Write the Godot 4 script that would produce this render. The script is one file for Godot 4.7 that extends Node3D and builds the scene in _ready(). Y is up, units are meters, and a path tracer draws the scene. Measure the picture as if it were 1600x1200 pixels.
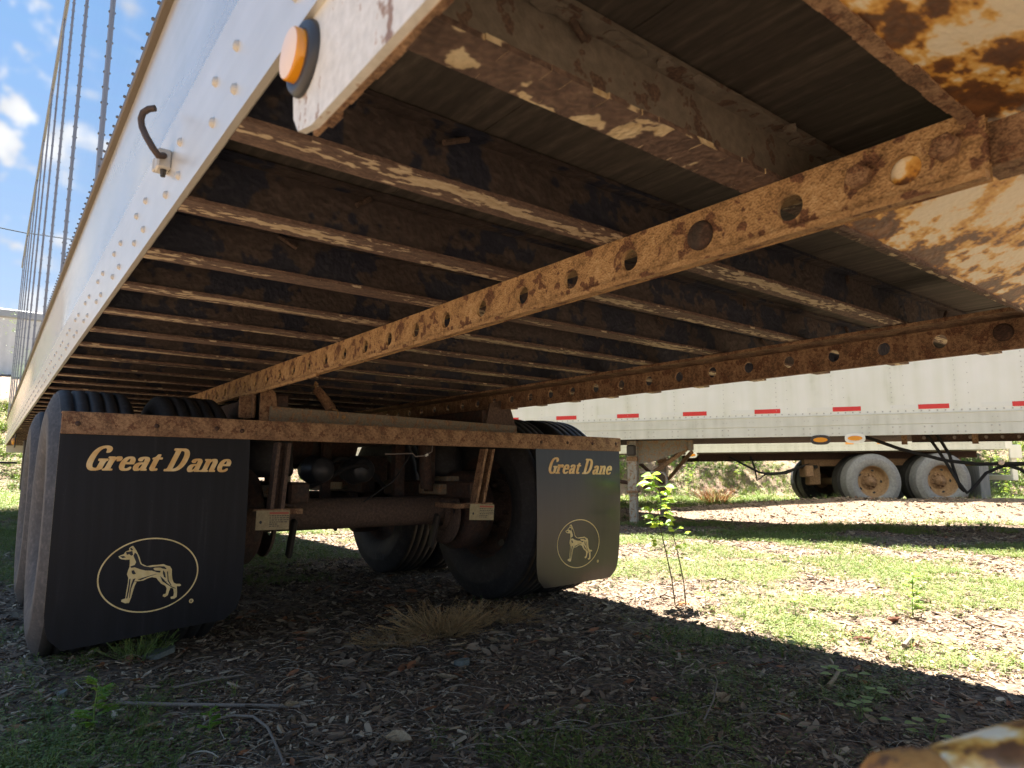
extends Node3D
# Rear underside of a parked semi-trailer, two more trailers beyond it, mulch and weeds on the ground.

var rng := RandomNumberGenerator.new()
var M := {}
var used := {}
const EYE := Vector3(0, 0.70, 0)

# ------------------------------------------------------------------ mesh builder
class Mb:
	var st := SurfaceTool.new()
	func _init() -> void:
		st.begin(Mesh.PRIMITIVE_TRIANGLES)
		st.set_smooth_group(-1)
	func smooth(g: int) -> Mb:
		st.set_smooth_group(g)
		return self
	func tri(a: Vector3, b: Vector3, c: Vector3) -> void:  # counter-clockwise seen from outside
		st.add_vertex(a)
		st.add_vertex(c)
		st.add_vertex(b)
	func quad(a: Vector3, b: Vector3, c: Vector3, d: Vector3) -> void:
		tri(a, b, c)
		tri(a, c, d)
	func otri(a: Vector3, b: Vector3, c: Vector3, inside: Vector3) -> void:
		if (b - a).cross(c - a).dot((a + b + c) / 3.0 - inside) < 0.0:
			tri(a, c, b)
		else:
			tri(a, b, c)
	func oquad(a: Vector3, b: Vector3, c: Vector3, d: Vector3, inside: Vector3) -> void:
		otri(a, b, c, inside)
		otri(a, c, d, inside)
	func box(t: Transform3D, h: Vector3, ch := 0.0) -> Mb:
		var v := {}
		for sx in [-1, 1]:
			for sy in [-1, 1]:
				for sz in [-1, 1]:
					for k in 3:
						var p := Vector3(sx * (h.x - (0.0 if k == 0 else ch)), sy * (h.y - (0.0 if k == 1 else ch)), sz * (h.z - (0.0 if k == 2 else ch)))
						v[[sx, sy, sz, k]] = t * p
		var o := t.origin
		for s in [-1, 1]:
			oquad(v[[s, -1, -1, 0]], v[[s, 1, -1, 0]], v[[s, 1, 1, 0]], v[[s, -1, 1, 0]], o)
			oquad(v[[-1, s, -1, 1]], v[[1, s, -1, 1]], v[[1, s, 1, 1]], v[[-1, s, 1, 1]], o)
			oquad(v[[-1, -1, s, 2]], v[[1, -1, s, 2]], v[[1, 1, s, 2]], v[[-1, 1, s, 2]], o)
		if ch > 0.0:
			for a in [-1, 1]:
				for b in [-1, 1]:
					oquad(v[[a, b, -1, 0]], v[[a, b, 1, 0]], v[[a, b, 1, 1]], v[[a, b, -1, 1]], o)
					oquad(v[[a, -1, b, 0]], v[[a, 1, b, 0]], v[[a, 1, b, 2]], v[[a, -1, b, 2]], o)
					oquad(v[[-1, a, b, 1]], v[[1, a, b, 1]], v[[1, a, b, 2]], v[[-1, a, b, 2]], o)
					for c in [-1, 1]:
						otri(v[[a, b, c, 0]], v[[a, b, c, 1]], v[[a, b, c, 2]], o)
		return self
	func bx(x0: float, x1: float, y0: float, y1: float, z0: float, z1: float, ch := 0.0) -> Mb:
		return box(Transform3D(Basis(), Vector3((x0 + x1) / 2, (y0 + y1) / 2, (z0 + z1) / 2)), Vector3(absf(x1 - x0) / 2, absf(y1 - y0) / 2, absf(z1 - z0) / 2), ch)
	func tube(pts: Array, rad, sides := 8, caps := true) -> Mb:
		var rings := []
		var up := Vector3(0.13, 0.97, 0.21)
		for i in pts.size():
			var d: Vector3 = (pts[mini(i + 1, pts.size() - 1)] - pts[maxi(i - 1, 0)]).normalized()
			if absf(d.dot(up)) > 0.97:
				up = Vector3(0.9, 0.1, 0.3).normalized()
			var a := d.cross(up).normalized()
			var b := d.cross(a).normalized()
			up = a.cross(d).normalized()
			var r: float = rad[i] if rad is Array else rad
			var ring := []
			for k in sides:
				var w := TAU * k / sides
				ring.append(pts[i] + (a * cos(w) + b * sin(w)) * r)
			rings.append(ring)
		for i in pts.size() - 1:
			var mid: Vector3 = (pts[i] + pts[i + 1]) / 2.0
			for k in sides:
				var k2 := (k + 1) % sides
				oquad(rings[i][k], rings[i][k2], rings[i + 1][k2], rings[i + 1][k], mid)
		if caps:
			st.set_smooth_group(-1)
			for e in [0, pts.size() - 1]:
				var inner: Vector3 = pts[1] if e == 0 else pts[e - 1]
				for k in range(1, sides - 1):
					otri(rings[e][0], rings[e][k], rings[e][k + 1], inner)
		return self
	func lathe(prof: Array, t: Transform3D, segs: int, flip := false) -> Mb:  # prof: Vector2(radius, along local x)
		for i in prof.size() - 1:
			for k in segs:
				var a0 := TAU * k / segs
				var a1 := TAU * ((k + 1) % segs) / segs
				var p: Vector2 = prof[i]
				var q: Vector2 = prof[i + 1]
				var A := t * Vector3(p.y, p.x * cos(a0), p.x * sin(a0))
				var B := t * Vector3(p.y, p.x * cos(a1), p.x * sin(a1))
				var C := t * Vector3(q.y, q.x * cos(a1), q.x * sin(a1))
				var D := t * Vector3(q.y, q.x * cos(a0), q.x * sin(a0))
				if flip:
					if p.x > 1e-6: tri(A, C, B)
					if q.x > 1e-6: tri(A, D, C)
				else:
					if p.x > 1e-6: tri(A, B, C)
					if q.x > 1e-6: tri(A, C, D)
		return self
	func prism(poly_in: PackedVector2Array, t: Transform3D, depth: float) -> Mb:  # polygon in local xy, from z = 0 to z = depth
		var poly := poly_in.duplicate()
		if Geometry2D.is_polygon_clockwise(poly):
			poly.reverse()
		var idx := Geometry2D.triangulate_polygon(poly)
		for i in range(0, idx.size(), 3):
			var a := poly[idx[i]]
			var b := poly[idx[i + 1]]
			var c := poly[idx[i + 2]]
			if (b - a).cross(c - a) < 0.0:
				var s := b
				b = c
				c = s
			tri(t * Vector3(a.x, a.y, depth), t * Vector3(b.x, b.y, depth), t * Vector3(c.x, c.y, depth))
			if depth != 0.0:
				tri(t * Vector3(a.x, a.y, 0), t * Vector3(c.x, c.y, 0), t * Vector3(b.x, b.y, 0))
		if depth != 0.0:
			for i in poly.size():
				var a := poly[i]
				var b := poly[(i + 1) % poly.size()]
				quad(t * Vector3(a.x, a.y, 0), t * Vector3(b.x, b.y, 0), t * Vector3(b.x, b.y, depth), t * Vector3(a.x, a.y, depth))
		return self
	func dome(c: Vector3, n: Vector3, r: float, h: float, sides := 8) -> Mb:  # a rivet or bolt head
		var a := n.cross(Vector3(0.31, 0.91, 0.27)).normalized()
		var b := n.cross(a).normalized()
		var low := []
		var mid := []
		for k in sides:
			var w := TAU * k / sides
			var d := a * cos(w) + b * sin(w)
			low.append(c + d * r)
			mid.append(c + d * r * 0.72 + n * h * 0.75)
		var top := c + n * h
		var ins := c - n * h
		for k in sides:
			var k2 := (k + 1) % sides
			oquad(low[k], low[k2], mid[k2], mid[k], ins)
			otri(mid[k], mid[k2], top, ins)
		return self
	func mesh() -> ArrayMesh:
		st.generate_normals()
		return st.commit()

func mb(sm := -1) -> Mb:
	var m := Mb.new()
	m.smooth(sm)
	return m

# ------------------------------------------------------------------ scene tree helpers
func numbered(called: String) -> String:
	used[called] = used.get(called, -1) + 1
	return called if used[called] == 0 else "%s_%03d" % [called, used[called]]

func tag(o: Node, label: String, category: String, group := "", kind := "") -> Node:
	if label: o.set_meta("label", label)
	if category: o.set_meta("category", category)
	if group: o.set_meta("group", group)
	if kind: o.set_meta("kind", kind)
	return o

func thing(called: String, label: String, category: String, t := Transform3D(), group := "") -> Node3D:
	var o := Node3D.new()
	o.name = numbered(called)
	add_child(o)
	o.transform = t
	tag(o, label, category, group)
	return o

var kid := {}
func obj(called: String, shape, mat: Material, parent: Node = self, at := Vector3.ZERO) -> MeshInstance3D:
	var o := MeshInstance3D.new()
	if parent == self:
		o.name = numbered(called)
	else:
		var key := [parent.get_instance_id(), called]
		kid[key] = kid.get(key, -1) + 1
		o.name = called if kid[key] == 0 else "%s_%03d" % [called, kid[key]]
	var me: ArrayMesh = shape.mesh() if shape is Mb else shape
	o.mesh = me
	o.material_override = mat
	o.cast_shadow = GeometryInstance3D.SHADOW_CASTING_SETTING_ON
	parent.add_child(o)
	o.position = at
	return o

func part_at(called: String, shape, mat: Material, parent: Node3D) -> MeshInstance3D:  # shape given in world coordinates
	return obj(called, shape, mat, parent, -parent.position)

func multi(called: String, me: Mesh, mat: Material, xf: Array, cols: Array, label: String, category: String) -> MultiMeshInstance3D:
	var mm := MultiMesh.new()
	mm.transform_format = MultiMesh.TRANSFORM_3D
	mm.use_colors = true
	mm.mesh = me
	mm.instance_count = xf.size()
	for i in xf.size():
		mm.set_instance_transform(i, xf[i])
		mm.set_instance_color(i, cols[i])
	var o := MultiMeshInstance3D.new()
	o.name = numbered(called)
	o.multimesh = mm
	o.material_override = mat
	add_child(o)
	tag(o, label, category, "", "stuff")
	return o

# ------------------------------------------------------------------ textures and materials
func lin(r: float, g: float, b: float) -> Color:
	return Color(r, g, b).linear_to_srgb()

func nz(w: int, h: int, freq: float, sd: int, octaves := 4, cell := false) -> PackedByteArray:
	var n := FastNoiseLite.new()
	n.seed = sd
	n.noise_type = FastNoiseLite.TYPE_CELLULAR if cell else FastNoiseLite.TYPE_SIMPLEX_SMOOTH
	n.frequency = freq
	n.fractal_octaves = octaves
	if cell:
		n.fractal_type = FastNoiseLite.FRACTAL_NONE
	var im := n.get_seamless_image(w, h)
	im.convert(Image.FORMAT_L8)
	return im.get_data()

func stretch(data: PackedByteArray, w: int, h: int, w2: int, h2: int) -> PackedByteArray:
	var im := Image.create_from_data(w, h, false, Image.FORMAT_L8, data)
	im.resize(w2, h2, Image.INTERPOLATE_CUBIC)
	return im.get_data()

func lut(stops: Array) -> PackedByteArray:  # stops: [position 0..1, linear Color]; 256 sRGB triples
	var out := PackedByteArray()
	out.resize(768)
	for i in 256:
		var t := i / 255.0
		var c: Color = stops[0][1]
		for k in stops.size() - 1:
			if t >= stops[k][0]:
				c = stops[k][1].lerp(stops[k + 1][1], clampf((t - stops[k][0]) / maxf(1e-5, stops[k + 1][0] - stops[k][0]), 0, 1))
		c = c.linear_to_srgb()
		out[i * 3] = int(clampf(c.r, 0, 1) * 255)
		out[i * 3 + 1] = int(clampf(c.g, 0, 1) * 255)
		out[i * 3 + 2] = int(clampf(c.b, 0, 1) * 255)
	return out

# mask chooses between two ramps, each looked up with its own noise
func two_tone(w: int, h: int, mask: PackedByteArray, edge: int, soft: int, na: PackedByteArray, la: PackedByteArray, nb: PackedByteArray, lb: PackedByteArray) -> ImageTexture:
	var d := PackedByteArray()
	d.resize(w * h * 3)
	for i in w * h:
		var f := clampi((mask[i] - edge) * 256 / soft, 0, 256)
		var a := na[i] * 3
		var b := nb[i] * 3
		d[i * 3] = (la[a] * (256 - f) + lb[b] * f) >> 8
		d[i * 3 + 1] = (la[a + 1] * (256 - f) + lb[b + 1] * f) >> 8
		d[i * 3 + 2] = (la[a + 2] * (256 - f) + lb[b + 2] * f) >> 8
	return ImageTexture.create_from_image(Image.create_from_data(w, h, false, Image.FORMAT_RGB8, d))

func one_tone(w: int, h: int, na: PackedByteArray, la: PackedByteArray) -> ImageTexture:
	var d := PackedByteArray()
	d.resize(w * h * 3)
	for i in w * h:
		var a := na[i] * 3
		d[i * 3] = la[a]
		d[i * 3 + 1] = la[a + 1]
		d[i * 3 + 2] = la[a + 2]
	return ImageTexture.create_from_image(Image.create_from_data(w, h, false, Image.FORMAT_RGB8, d))

func mixb(a: PackedByteArray, b: PackedByteArray, wa: float, wb: float, off := 0.0) -> PackedByteArray:
	var o := PackedByteArray()
	o.resize(a.size())
	for i in a.size():
		o[i] = clampi(int(a[i] * wa + b[i] * wb + off), 0, 255)
	return o

func bump(data: PackedByteArray, w: int, h: int, amount: float) -> ImageTexture:
	var im := Image.create_from_data(w, h, false, Image.FORMAT_L8, data)
	im.convert(Image.FORMAT_RGBA8)
	im.bump_map_to_normal_map(amount)
	return ImageTexture.create_from_image(im)

func mat(called: String, color: Color, rough: float, metal := 0.0) -> StandardMaterial3D:
	var m := StandardMaterial3D.new()
	m.resource_name = called
	m.albedo_color = color
	m.roughness = rough
	m.metallic = metal
	M[called] = m
	return m

func tex_mat(called: String, tex: Texture2D, rough: float, period: Vector3, world := true, nrm: Texture2D = null, nscale := 1.0, metal := 0.0) -> StandardMaterial3D:
	var m := mat(called, Color.WHITE, rough, metal)
	m.albedo_texture = tex
	m.uv1_triplanar = true
	m.uv1_world_triplanar = world
	m.uv1_triplanar_sharpness = 6.0
	m.uv1_scale = Vector3(1.0 / period.x, 1.0 / period.y, 1.0 / period.z)
	if nrm:
		m.normal_enabled = true
		m.normal_texture = nrm
		m.normal_scale = nscale
	return m

func shifted(m: StandardMaterial3D, off: Vector3) -> StandardMaterial3D:
	var d: StandardMaterial3D = m.duplicate()
	d.uv1_offset = off
	return d

func C(r: float, g: float, b: float) -> Color:
	return Color(r, g, b)

func make_materials() -> void:
	var S := 512
	var fine := nz(S, S, 0.045, 3, 5)
	var grit := nz(S, S, 0.16, 5, 3)
	var blot := nz(S, S, 0.014, 7, 5)
	var cell := nz(S, S, 0.07, 9, 1, true)
	var broad := nz(S, S, 0.008, 11, 4)
	var speck := mixb(fine, grit, 0.55, 0.6, -22)
	# tan rust of the slider rails
	var l_tan := lut([[0.0, C(0.08, 0.045, 0.02)], [0.3, C(0.24, 0.145, 0.066)], [0.55, C(0.37, 0.23, 0.105)], [0.8, C(0.46, 0.31, 0.155)], [1.0, C(0.58, 0.43, 0.25)]])
	var l_brown := lut([[0.0, C(0.03, 0.016, 0.012)], [0.5, C(0.12, 0.058, 0.032)], [1.0, C(0.24, 0.12, 0.06)]])
	var rust_n := bump(speck, S, S, 3.0)
	tex_mat("rail_rust", two_tone(S, S, mixb(blot, fine, 0.75, 0.25), 158, 14, mixb(speck, broad, 0.9, 0.5, -52), l_tan, speck, l_brown), 0.92, Vector3(0.42, 0.42, 0.42), true, rust_n, 1.5)
	var l_mid := lut([[0.0, C(0.03, 0.02, 0.015)], [0.35, C(0.13, 0.075, 0.043)], [0.6, C(0.27, 0.165, 0.09)], [1.0, C(0.42, 0.29, 0.17)]])
	tex_mat("bar_rust", two_tone(S, S, mixb(cell, blot, 0.35, 0.65), 138, 30, mixb(speck, broad, 0.75, 0.4, -20), l_mid, grit, l_brown), 0.92, Vector3(0.34, 0.34, 0.34), true, rust_n, 1.0)
	var l_dark := lut([[0.0, C(0.012, 0.009, 0.008)], [0.5, C(0.05, 0.028, 0.02)], [1.0, C(0.12, 0.065, 0.04)]])
	tex_mat("dark_rust", two_tone(S, S, blot, 130, 40, speck, l_dark, fine, lut([[0.0, C(0.02, 0.017, 0.016)], [1.0, C(0.07, 0.05, 0.04)]])), 0.85, Vector3(0.6, 0.6, 0.6), true, rust_n, 0.7)
	# cross-member bottom flange: purple-brown rust with remnants of cream paint, drawn out along the beam
	var long_m := stretch(nz(128, S, 0.011, 21, 5), 128, S, S, S)
	var rag := mixb(long_m, fine, 0.62, 0.38)
	var l_fl := lut([[0.0, C(0.045, 0.032, 0.029)], [0.45, C(0.115, 0.076, 0.06)], [0.75, C(0.18, 0.122, 0.092)], [1.0, C(0.3, 0.22, 0.165)]])
	var l_cream := lut([[0.0, C(0.2, 0.14, 0.08)], [0.3, C(0.38, 0.30, 0.19)], [1.0, C(0.56, 0.47, 0.33)]])
	tex_mat("flange_rust", two_tone(S, S, rag, 150, 8, speck, l_fl, fine, l_cream), 0.9, Vector3(0.8, 0.34, 0.34), true, bump(mixb(rag, speck, 0.5, 0.5), S, S, 3.0), 0.8)
	tex_mat("flange_near", two_tone(S, S, mixb(blot, fine, 0.86, 0.14), 172, 5, speck, l_fl, fine, lut([[0.0, C(0.3, 0.17, 0.06)], [0.35, C(0.55, 0.44, 0.26)], [1.0, C(0.7, 0.6, 0.4)]])), 0.9, Vector3(1.0, 1.0, 1.0), true, rust_n, 0.9)
	# cross-member web: dark navy with scales of brown rust; fewer scales towards the left wall
	for v in 3:
		var w := 1024
		var h := 256
		var pm := nz(w, h, 0.013, 31 + v * 7, 5)
		var f2 := nz(w, h, 0.06, 33 + v * 5, 4)
		var f3 := nz(w, h, 0.14, 35 + v * 5, 3)
		var m2 := PackedByteArray()
		m2.resize(w * h)
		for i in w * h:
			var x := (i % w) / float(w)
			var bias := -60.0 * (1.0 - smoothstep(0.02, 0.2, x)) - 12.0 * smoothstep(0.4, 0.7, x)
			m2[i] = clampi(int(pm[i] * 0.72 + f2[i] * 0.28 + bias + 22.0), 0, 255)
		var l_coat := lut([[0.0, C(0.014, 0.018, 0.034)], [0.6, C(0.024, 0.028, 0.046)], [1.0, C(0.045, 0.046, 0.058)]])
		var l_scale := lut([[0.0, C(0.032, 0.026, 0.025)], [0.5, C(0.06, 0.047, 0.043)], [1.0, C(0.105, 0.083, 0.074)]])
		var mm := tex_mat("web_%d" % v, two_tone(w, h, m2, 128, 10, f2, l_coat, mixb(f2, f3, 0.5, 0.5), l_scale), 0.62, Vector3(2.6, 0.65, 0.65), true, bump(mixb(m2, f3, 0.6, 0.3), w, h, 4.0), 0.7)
		mm.metallic_specular = 0.45
	# grey-beige old paint; the rearmost web is paled for bounce light from behind
	tex_mat("web_paint_lit", two_tone(S, S, mixb(blot, fine, 0.6, 0.4), 152, 10, fine, lut([[0.0, C(0.16, 0.14, 0.115)], [1.0, C(0.27, 0.24, 0.2)]]), speck, l_fl), 0.8, Vector3(0.5, 0.5, 0.5), true, rust_n, 0.35)
	tex_mat("beige_paint", two_tone(S, S, mixb(blot, fine, 0.55, 0.45), 140, 12, fine, lut([[0.0, C(0.14, 0.12, 0.085)], [1.0, C(0.24, 0.205, 0.15)]]), speck, l_mid), 0.8, Vector3(0.3, 0.3, 0.3), true, rust_n, 0.5)
	# cream paint with rust breaking through, an orange halo round each patch
	var rm := mixb(blot, fine, 0.74, 0.26)
	var d := PackedByteArray()
	d.resize(S * S * 3)
	var l_halo := lut([[0.0, C(0.80, 0.76, 0.61)], [0.42, C(0.80, 0.73, 0.54)], [0.51, C(0.74, 0.47, 0.13)], [0.60, C(0.52, 0.25, 0.04)], [0.645, C(0.16, 0.068, 0.024)], [0.8, C(0.09, 0.042, 0.022)], [1.0, C(0.2, 0.09, 0.035)]])
	for i in S * S:
		var k := clampi(rm[i] + (grit[i] - 128) / 9, 0, 255) * 3
		d[i * 3] = l_halo[k]
		d[i * 3 + 1] = l_halo[k + 1]
		d[i * 3 + 2] = l_halo[k + 2]
	var ht := ImageTexture.create_from_image(Image.create_from_data(S, S, false, Image.FORMAT_RGB8, d))
	var ht_mat := tex_mat("cream_rust", ht, 0.55, Vector3(0.6, 0.6, 0.6), true, rust_n, 0.3)
	# the two sill plates: rust eats in from their edges, spots in the middle (texture laid to the plates' own size)
	for v in 2:
		var e := PackedByteArray()
		e.resize(S * S * 3)
		for i in S * S:
			var u := (i % S) / float(S)
			var w := float(i / S) / S
			var edge := 0.0
			if v == 0:     # sill: period 1.28 x 0.64 from x = 0.24, z = -0.30
				edge = 95.0 * (1.0 - smoothstep(0.02, 0.17, w - 0.03 + (fine[i] - 128) * 0.0006)) + 40.0 * (1.0 - smoothstep(0.0, 0.1, absf(u - 0.47)))
			else:          # sloping plate, period 1.28 x 0.64 from x = 0.87, z = -0.50
				edge = 75.0 * (1.0 - smoothstep(0.09, 0.19, w + (fine[i] - 128) * 0.0007)) + 80.0 * (1.0 - smoothstep(0.01, 0.06, u)) + 20.0 * smoothstep(0.3, 0.55, u + (blot[i] - 128) * 0.001)
			var k := clampi(int((rm[(int(i / S * 0.6) + 140 + 150 * v) % S * S + (int((i % S) * 1.2) + 77 * v) % S] - 128) * 1.05 + 104.0 + (grit[i] - 128) / 7.0 + edge), 0, 255) * 3
			e[i * 3] = l_halo[k]
			e[i * 3 + 1] = l_halo[k + 1]
			e[i * 3 + 2] = l_halo[k + 2]
		var pm := tex_mat("plate_%d" % v, ImageTexture.create_from_image(Image.create_from_data(S, S, false, Image.FORMAT_RGB8, e)), 0.5, Vector3(1.28, 0.64, 0.64), true, rust_n, 0.25)
		pm.uv1_offset = Vector3(-0.24 / 1.28, 0, 0.30 / 0.64) if v == 0 else Vector3(-0.87 / 1.28, 0, 0.50 / 0.64)
	var l_white := lut([[0.0, C(0.55, 0.55, 0.5)], [0.6, C(0.66, 0.66, 0.61)], [1.0, C(0.74, 0.74, 0.7)]])
	var run := stretch(nz(S, 64, 0.02, 41, 5), S, 64, S, S)
	tex_mat("white_rust", two_tone(S, S, mixb(run, fine, 0.6, 0.4), 160, 30, fine, l_white, speck, lut([[0.0, C(0.1, 0.05, 0.03)], [1.0, C(0.38, 0.24, 0.14)]])), 0.5, Vector3(0.35, 0.35, 0.35), true, rust_n, 0.2)
	# floor boards: dark weathered wood, grain along the trailer
	var wood := mixb(stretch(nz(S, 64, 0.022, 51, 4), S, 64, S, S), fine, 0.65, 0.35)
	var l_wood := lut([[0.0, C(0.03, 0.027, 0.024)], [0.45, C(0.058, 0.051, 0.043)], [0.7, C(0.088, 0.076, 0.063)], [1.0, C(0.16, 0.138, 0.112)]])
	tex_mat("floor_wood", one_tone(S, S, wood, l_wood), 0.85, Vector3(0.3, 0.3, 0.9), true, bump(wood, S, S, 2.0), 0.25)
	# aluminium base rail, and the bright side panels
	var brush := stretch(nz(32, S, 0.06, 61, 4), 32, S, S, S)
	var alu := tex_mat("alu_rail", one_tone(S, S, mixb(brush, blot, 0.5, 0.5), lut([[0.0, C(0.58, 0.565, 0.50)], [1.0, C(0.71, 0.695, 0.635)]])), 0.3, Vector3(1.2, 1.2, 1.2), true, bump(mixb(brush, grit, 0.7, 0.1), S, S, 0.8), 0.15, 0.35)
	alu.metallic_specular = 0.5
	var alu2: StandardMaterial3D = alu.duplicate()
	alu2.roughness = 0.24
	alu2.metallic = 0.55
	M["alu_bright"] = alu2
	var wave := nz(S, S, 0.006, 71, 2)
	tex_mat("side_panel", one_tone(S, S, mixb(brush, blot, 0.5, 0.5), lut([[0.0, C(0.74, 0.76, 0.78)], [1.0, C(0.86, 0.87, 0.88)]])), 0.05, Vector3(2.4, 2.4, 2.4), true, bump(wave, S, S, 1.0), 0.05, 1.0)
	mat("seam_metal", lin(0.25, 0.27, 0.3), 0.5, 0.6)
	mat("rivet_metal", lin(0.45, 0.44, 0.40), 0.5, 0.2)
	mat("rivet_dark", lin(0.1, 0.1, 0.1), 0.5, 0.3)
	mat("rail_lip", lin(0.13, 0.105, 0.075), 0.6, 0.2)
	# rubber
	var dust := mixb(blot, fine, 0.5, 0.5)
	tex_mat("tyre_rubber", one_tone(S, S, dust, lut([[0.0, C(0.012, 0.012, 0.013)], [0.55, C(0.024, 0.024, 0.025)], [1.0, C(0.06, 0.058, 0.054)]])), 0.75, Vector3(0.5, 0.5, 0.5), true, bump(grit, S, S, 1.0), 0.25)
	tex_mat("tyre_dusty", one_tone(S, S, dust, lut([[0.0, C(0.03, 0.032, 0.036)], [0.5, C(0.055, 0.057, 0.06)], [1.0, C(0.11, 0.108, 0.105)]])), 0.9, Vector3(0.5, 0.5, 0.5), false, bump(grit, S, S, 1.0), 0.25)
	tex_mat("tyre_grey", one_tone(S, S, dust, lut([[0.0, C(0.11, 0.112, 0.115)], [0.5, C(0.18, 0.182, 0.185)], [1.0, C(0.27, 0.268, 0.26)]])), 0.9, Vector3(0.5, 0.5, 0.5), false, bump(grit, S, S, 1.0), 0.25)
	var drip0 := mixb(stretch(nz(S, 24, 0.035, 81, 5), S, 24, S, S), grit, 0.8, 0.2)
	var drip := PackedByteArray()
	drip.resize(S * S)
	for i in S * S:   # dried splashes of mud
		drip[i] = maxi(int(drip0[i] * 0.86), (grit[i] - 196) * 5 + (blot[i] - 128) if grit[i] > 196 else 0)
	var flap := tex_mat("flap_rubber", one_tone(S, S, drip, lut([[0.0, C(0.004, 0.005, 0.007)], [0.6, C(0.008, 0.0095, 0.013)], [0.85, C(0.02, 0.021, 0.024)], [1.0, C(0.06, 0.057, 0.052)]])), 0.5, Vector3(0.6, 0.6, 0.6), true, bump(mixb(grit, wave, 0.2, 0.8), S, S, 1.2), 0.2)
	flap.metallic_specular = 0.36
	var gl: StandardMaterial3D = flap.duplicate()
	gl.roughness = 0.3
	gl.metallic_specular = 0.5
	gl.uv1_offset = Vector3(0.37, 0.2, 0)
	M["flap_glossy"] = gl
	tex_mat("gold_print", one_tone(S, S, blot, lut([[0.0, C(0.5, 0.38, 0.16)], [0.4, C(0.6, 0.48, 0.22)], [1.0, C(0.68, 0.58, 0.32)]])), 0.6, Vector3(0.3, 0.3, 0.3))
	tex_mat("gold_letters", one_tone(S, S, blot, lut([[0.0, C(0.55, 0.29, 0.09)], [0.45, C(0.64, 0.43, 0.17)], [1.0, C(0.72, 0.58, 0.32)]])), 0.6, Vector3(0.4, 0.4, 0.4))
	mat("black_print", lin(0.01, 0.011, 0.015), 0.5)
	# lamps, small things
	var amber := mat("amber_lens", lin(0.85, 0.36, 0.015), 0.15)
	amber.metallic_specular = 0.7
	amber.backlight_enabled = true
	amber.backlight = lin(0.5, 0.2, 0.01)
	mat("faded_lens", lin(0.78, 0.62, 0.5), 0.5)
	mat("black_rubber", lin(0.03, 0.032, 0.036), 0.45)
	mat("hose_black", lin(0.012, 0.012, 0.013), 0.9)
	mat("hook_brown", lin(0.07, 0.05, 0.04), 0.7, 0.3)
	mat("cable_grey", lin(0.2, 0.18, 0.16), 0.6)
	mat("iron", lin(0.05, 0.045, 0.04), 0.6, 0.4)
	tex_mat("drum_rust", one_tone(S, S, speck, lut([[0.0, C(0.025, 0.019, 0.016)], [0.5, C(0.085, 0.058, 0.045)], [1.0, C(0.18, 0.125, 0.09)]])), 0.9, Vector3(0.4, 0.4, 0.4), true, rust_n, 0.8)
	tex_mat("rim_cream", one_tone(S, S, dust, lut([[0.0, C(0.4, 0.32, 0.18)], [1.0, C(0.66, 0.6, 0.45)]])), 0.6, Vector3(0.4, 0.4, 0.4))
	tex_mat("rim_rust", one_tone(S, S, dust, lut([[0.0, C(0.13, 0.075, 0.035)], [0.5, C(0.25, 0.155, 0.08)], [1.0, C(0.38, 0.27, 0.16)]])), 0.85, Vector3(0.5, 0.5, 0.5), false, rust_n, 0.4)
	# far trailers
	var streak := mixb(stretch(nz(S, 24, 0.03, 91, 5), S, 24, S, S), blot, 0.6, 0.4)
	tex_mat("trailer_white", one_tone(S, S, streak, lut([[0.0, C(0.52, 0.54, 0.40)], [0.3, C(0.70, 0.71, 0.61)], [1.0, C(0.80, 0.80, 0.74)]])), 0.4, Vector3(3.0, 3.0, 3.0), false)
	tex_mat("trailer_rail", one_tone(S, S, streak, lut([[0.0, C(0.44, 0.45, 0.37)], [0.35, C(0.56, 0.57, 0.49)], [1.0, C(0.66, 0.67, 0.6)]])), 0.45, Vector3(2.0, 2.0, 2.0), false)
	mat("tape_red", lin(0.62, 0.03, 0.025), 0.4)
	mat("tape_white", lin(0.7, 0.71, 0.64), 0.4)
	mat("reflector_orange", lin(0.75, 0.33, 0.06), 0.4)
	tex_mat("chassis_dark", one_tone(S, S, speck, l_dark), 0.9, Vector3(0.6, 0.6, 0.6), false, rust_n, 0.6)
	tex_mat("chassis_brown", one_tone(S, S, speck, l_mid), 0.9, Vector3(0.6, 0.6, 0.6), false, rust_n, 0.6)
	tex_mat("leg_paint", two_tone(S, S, mixb(blot, fine, 0.6, 0.4), 135, 20, fine, lut([[0.0, C(0.22, 0.21, 0.18)], [1.0, C(0.36, 0.34, 0.29)]]), speck, l_mid), 0.8, Vector3(0.5, 0.5, 0.5), false, rust_n, 0.4)
	tex_mat("rubber_grey", one_tone(S, S, drip, lut([[0.0, C(0.09, 0.1, 0.11)], [1.0, C(0.2, 0.21, 0.22)]])), 0.7, Vector3(0.8, 0.8, 0.8), false)
	# ground
	var gS := 1024
	var g1 := nz(gS, gS, 0.05, 101, 5)
	var g2 := nz(gS, gS, 0.09, 103, 1, true)
	var g3 := nz(gS, gS, 0.008, 105, 4)
	var gm := mixb(g1, g2, 0.6, 0.5, -14)
	tex_mat("ground_mulch", two_tone(gS, gS, g3, 120, 60, gm, lut([[0.0, C(0.03, 0.02, 0.014)], [0.4, C(0.11, 0.072, 0.048)], [0.7, C(0.22, 0.155, 0.105)], [1.0, C(0.42, 0.32, 0.23)]]), gm, lut([[0.0, C(0.03, 0.023, 0.014)], [0.4, C(0.12, 0.09, 0.054)], [0.7, C(0.24, 0.18, 0.12)], [1.0, C(0.42, 0.34, 0.24)]])), 0.95, Vector3(1.7, 1.7, 1.7), true, bump(gm, gS, gS, 5.0), 1.0)
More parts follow.
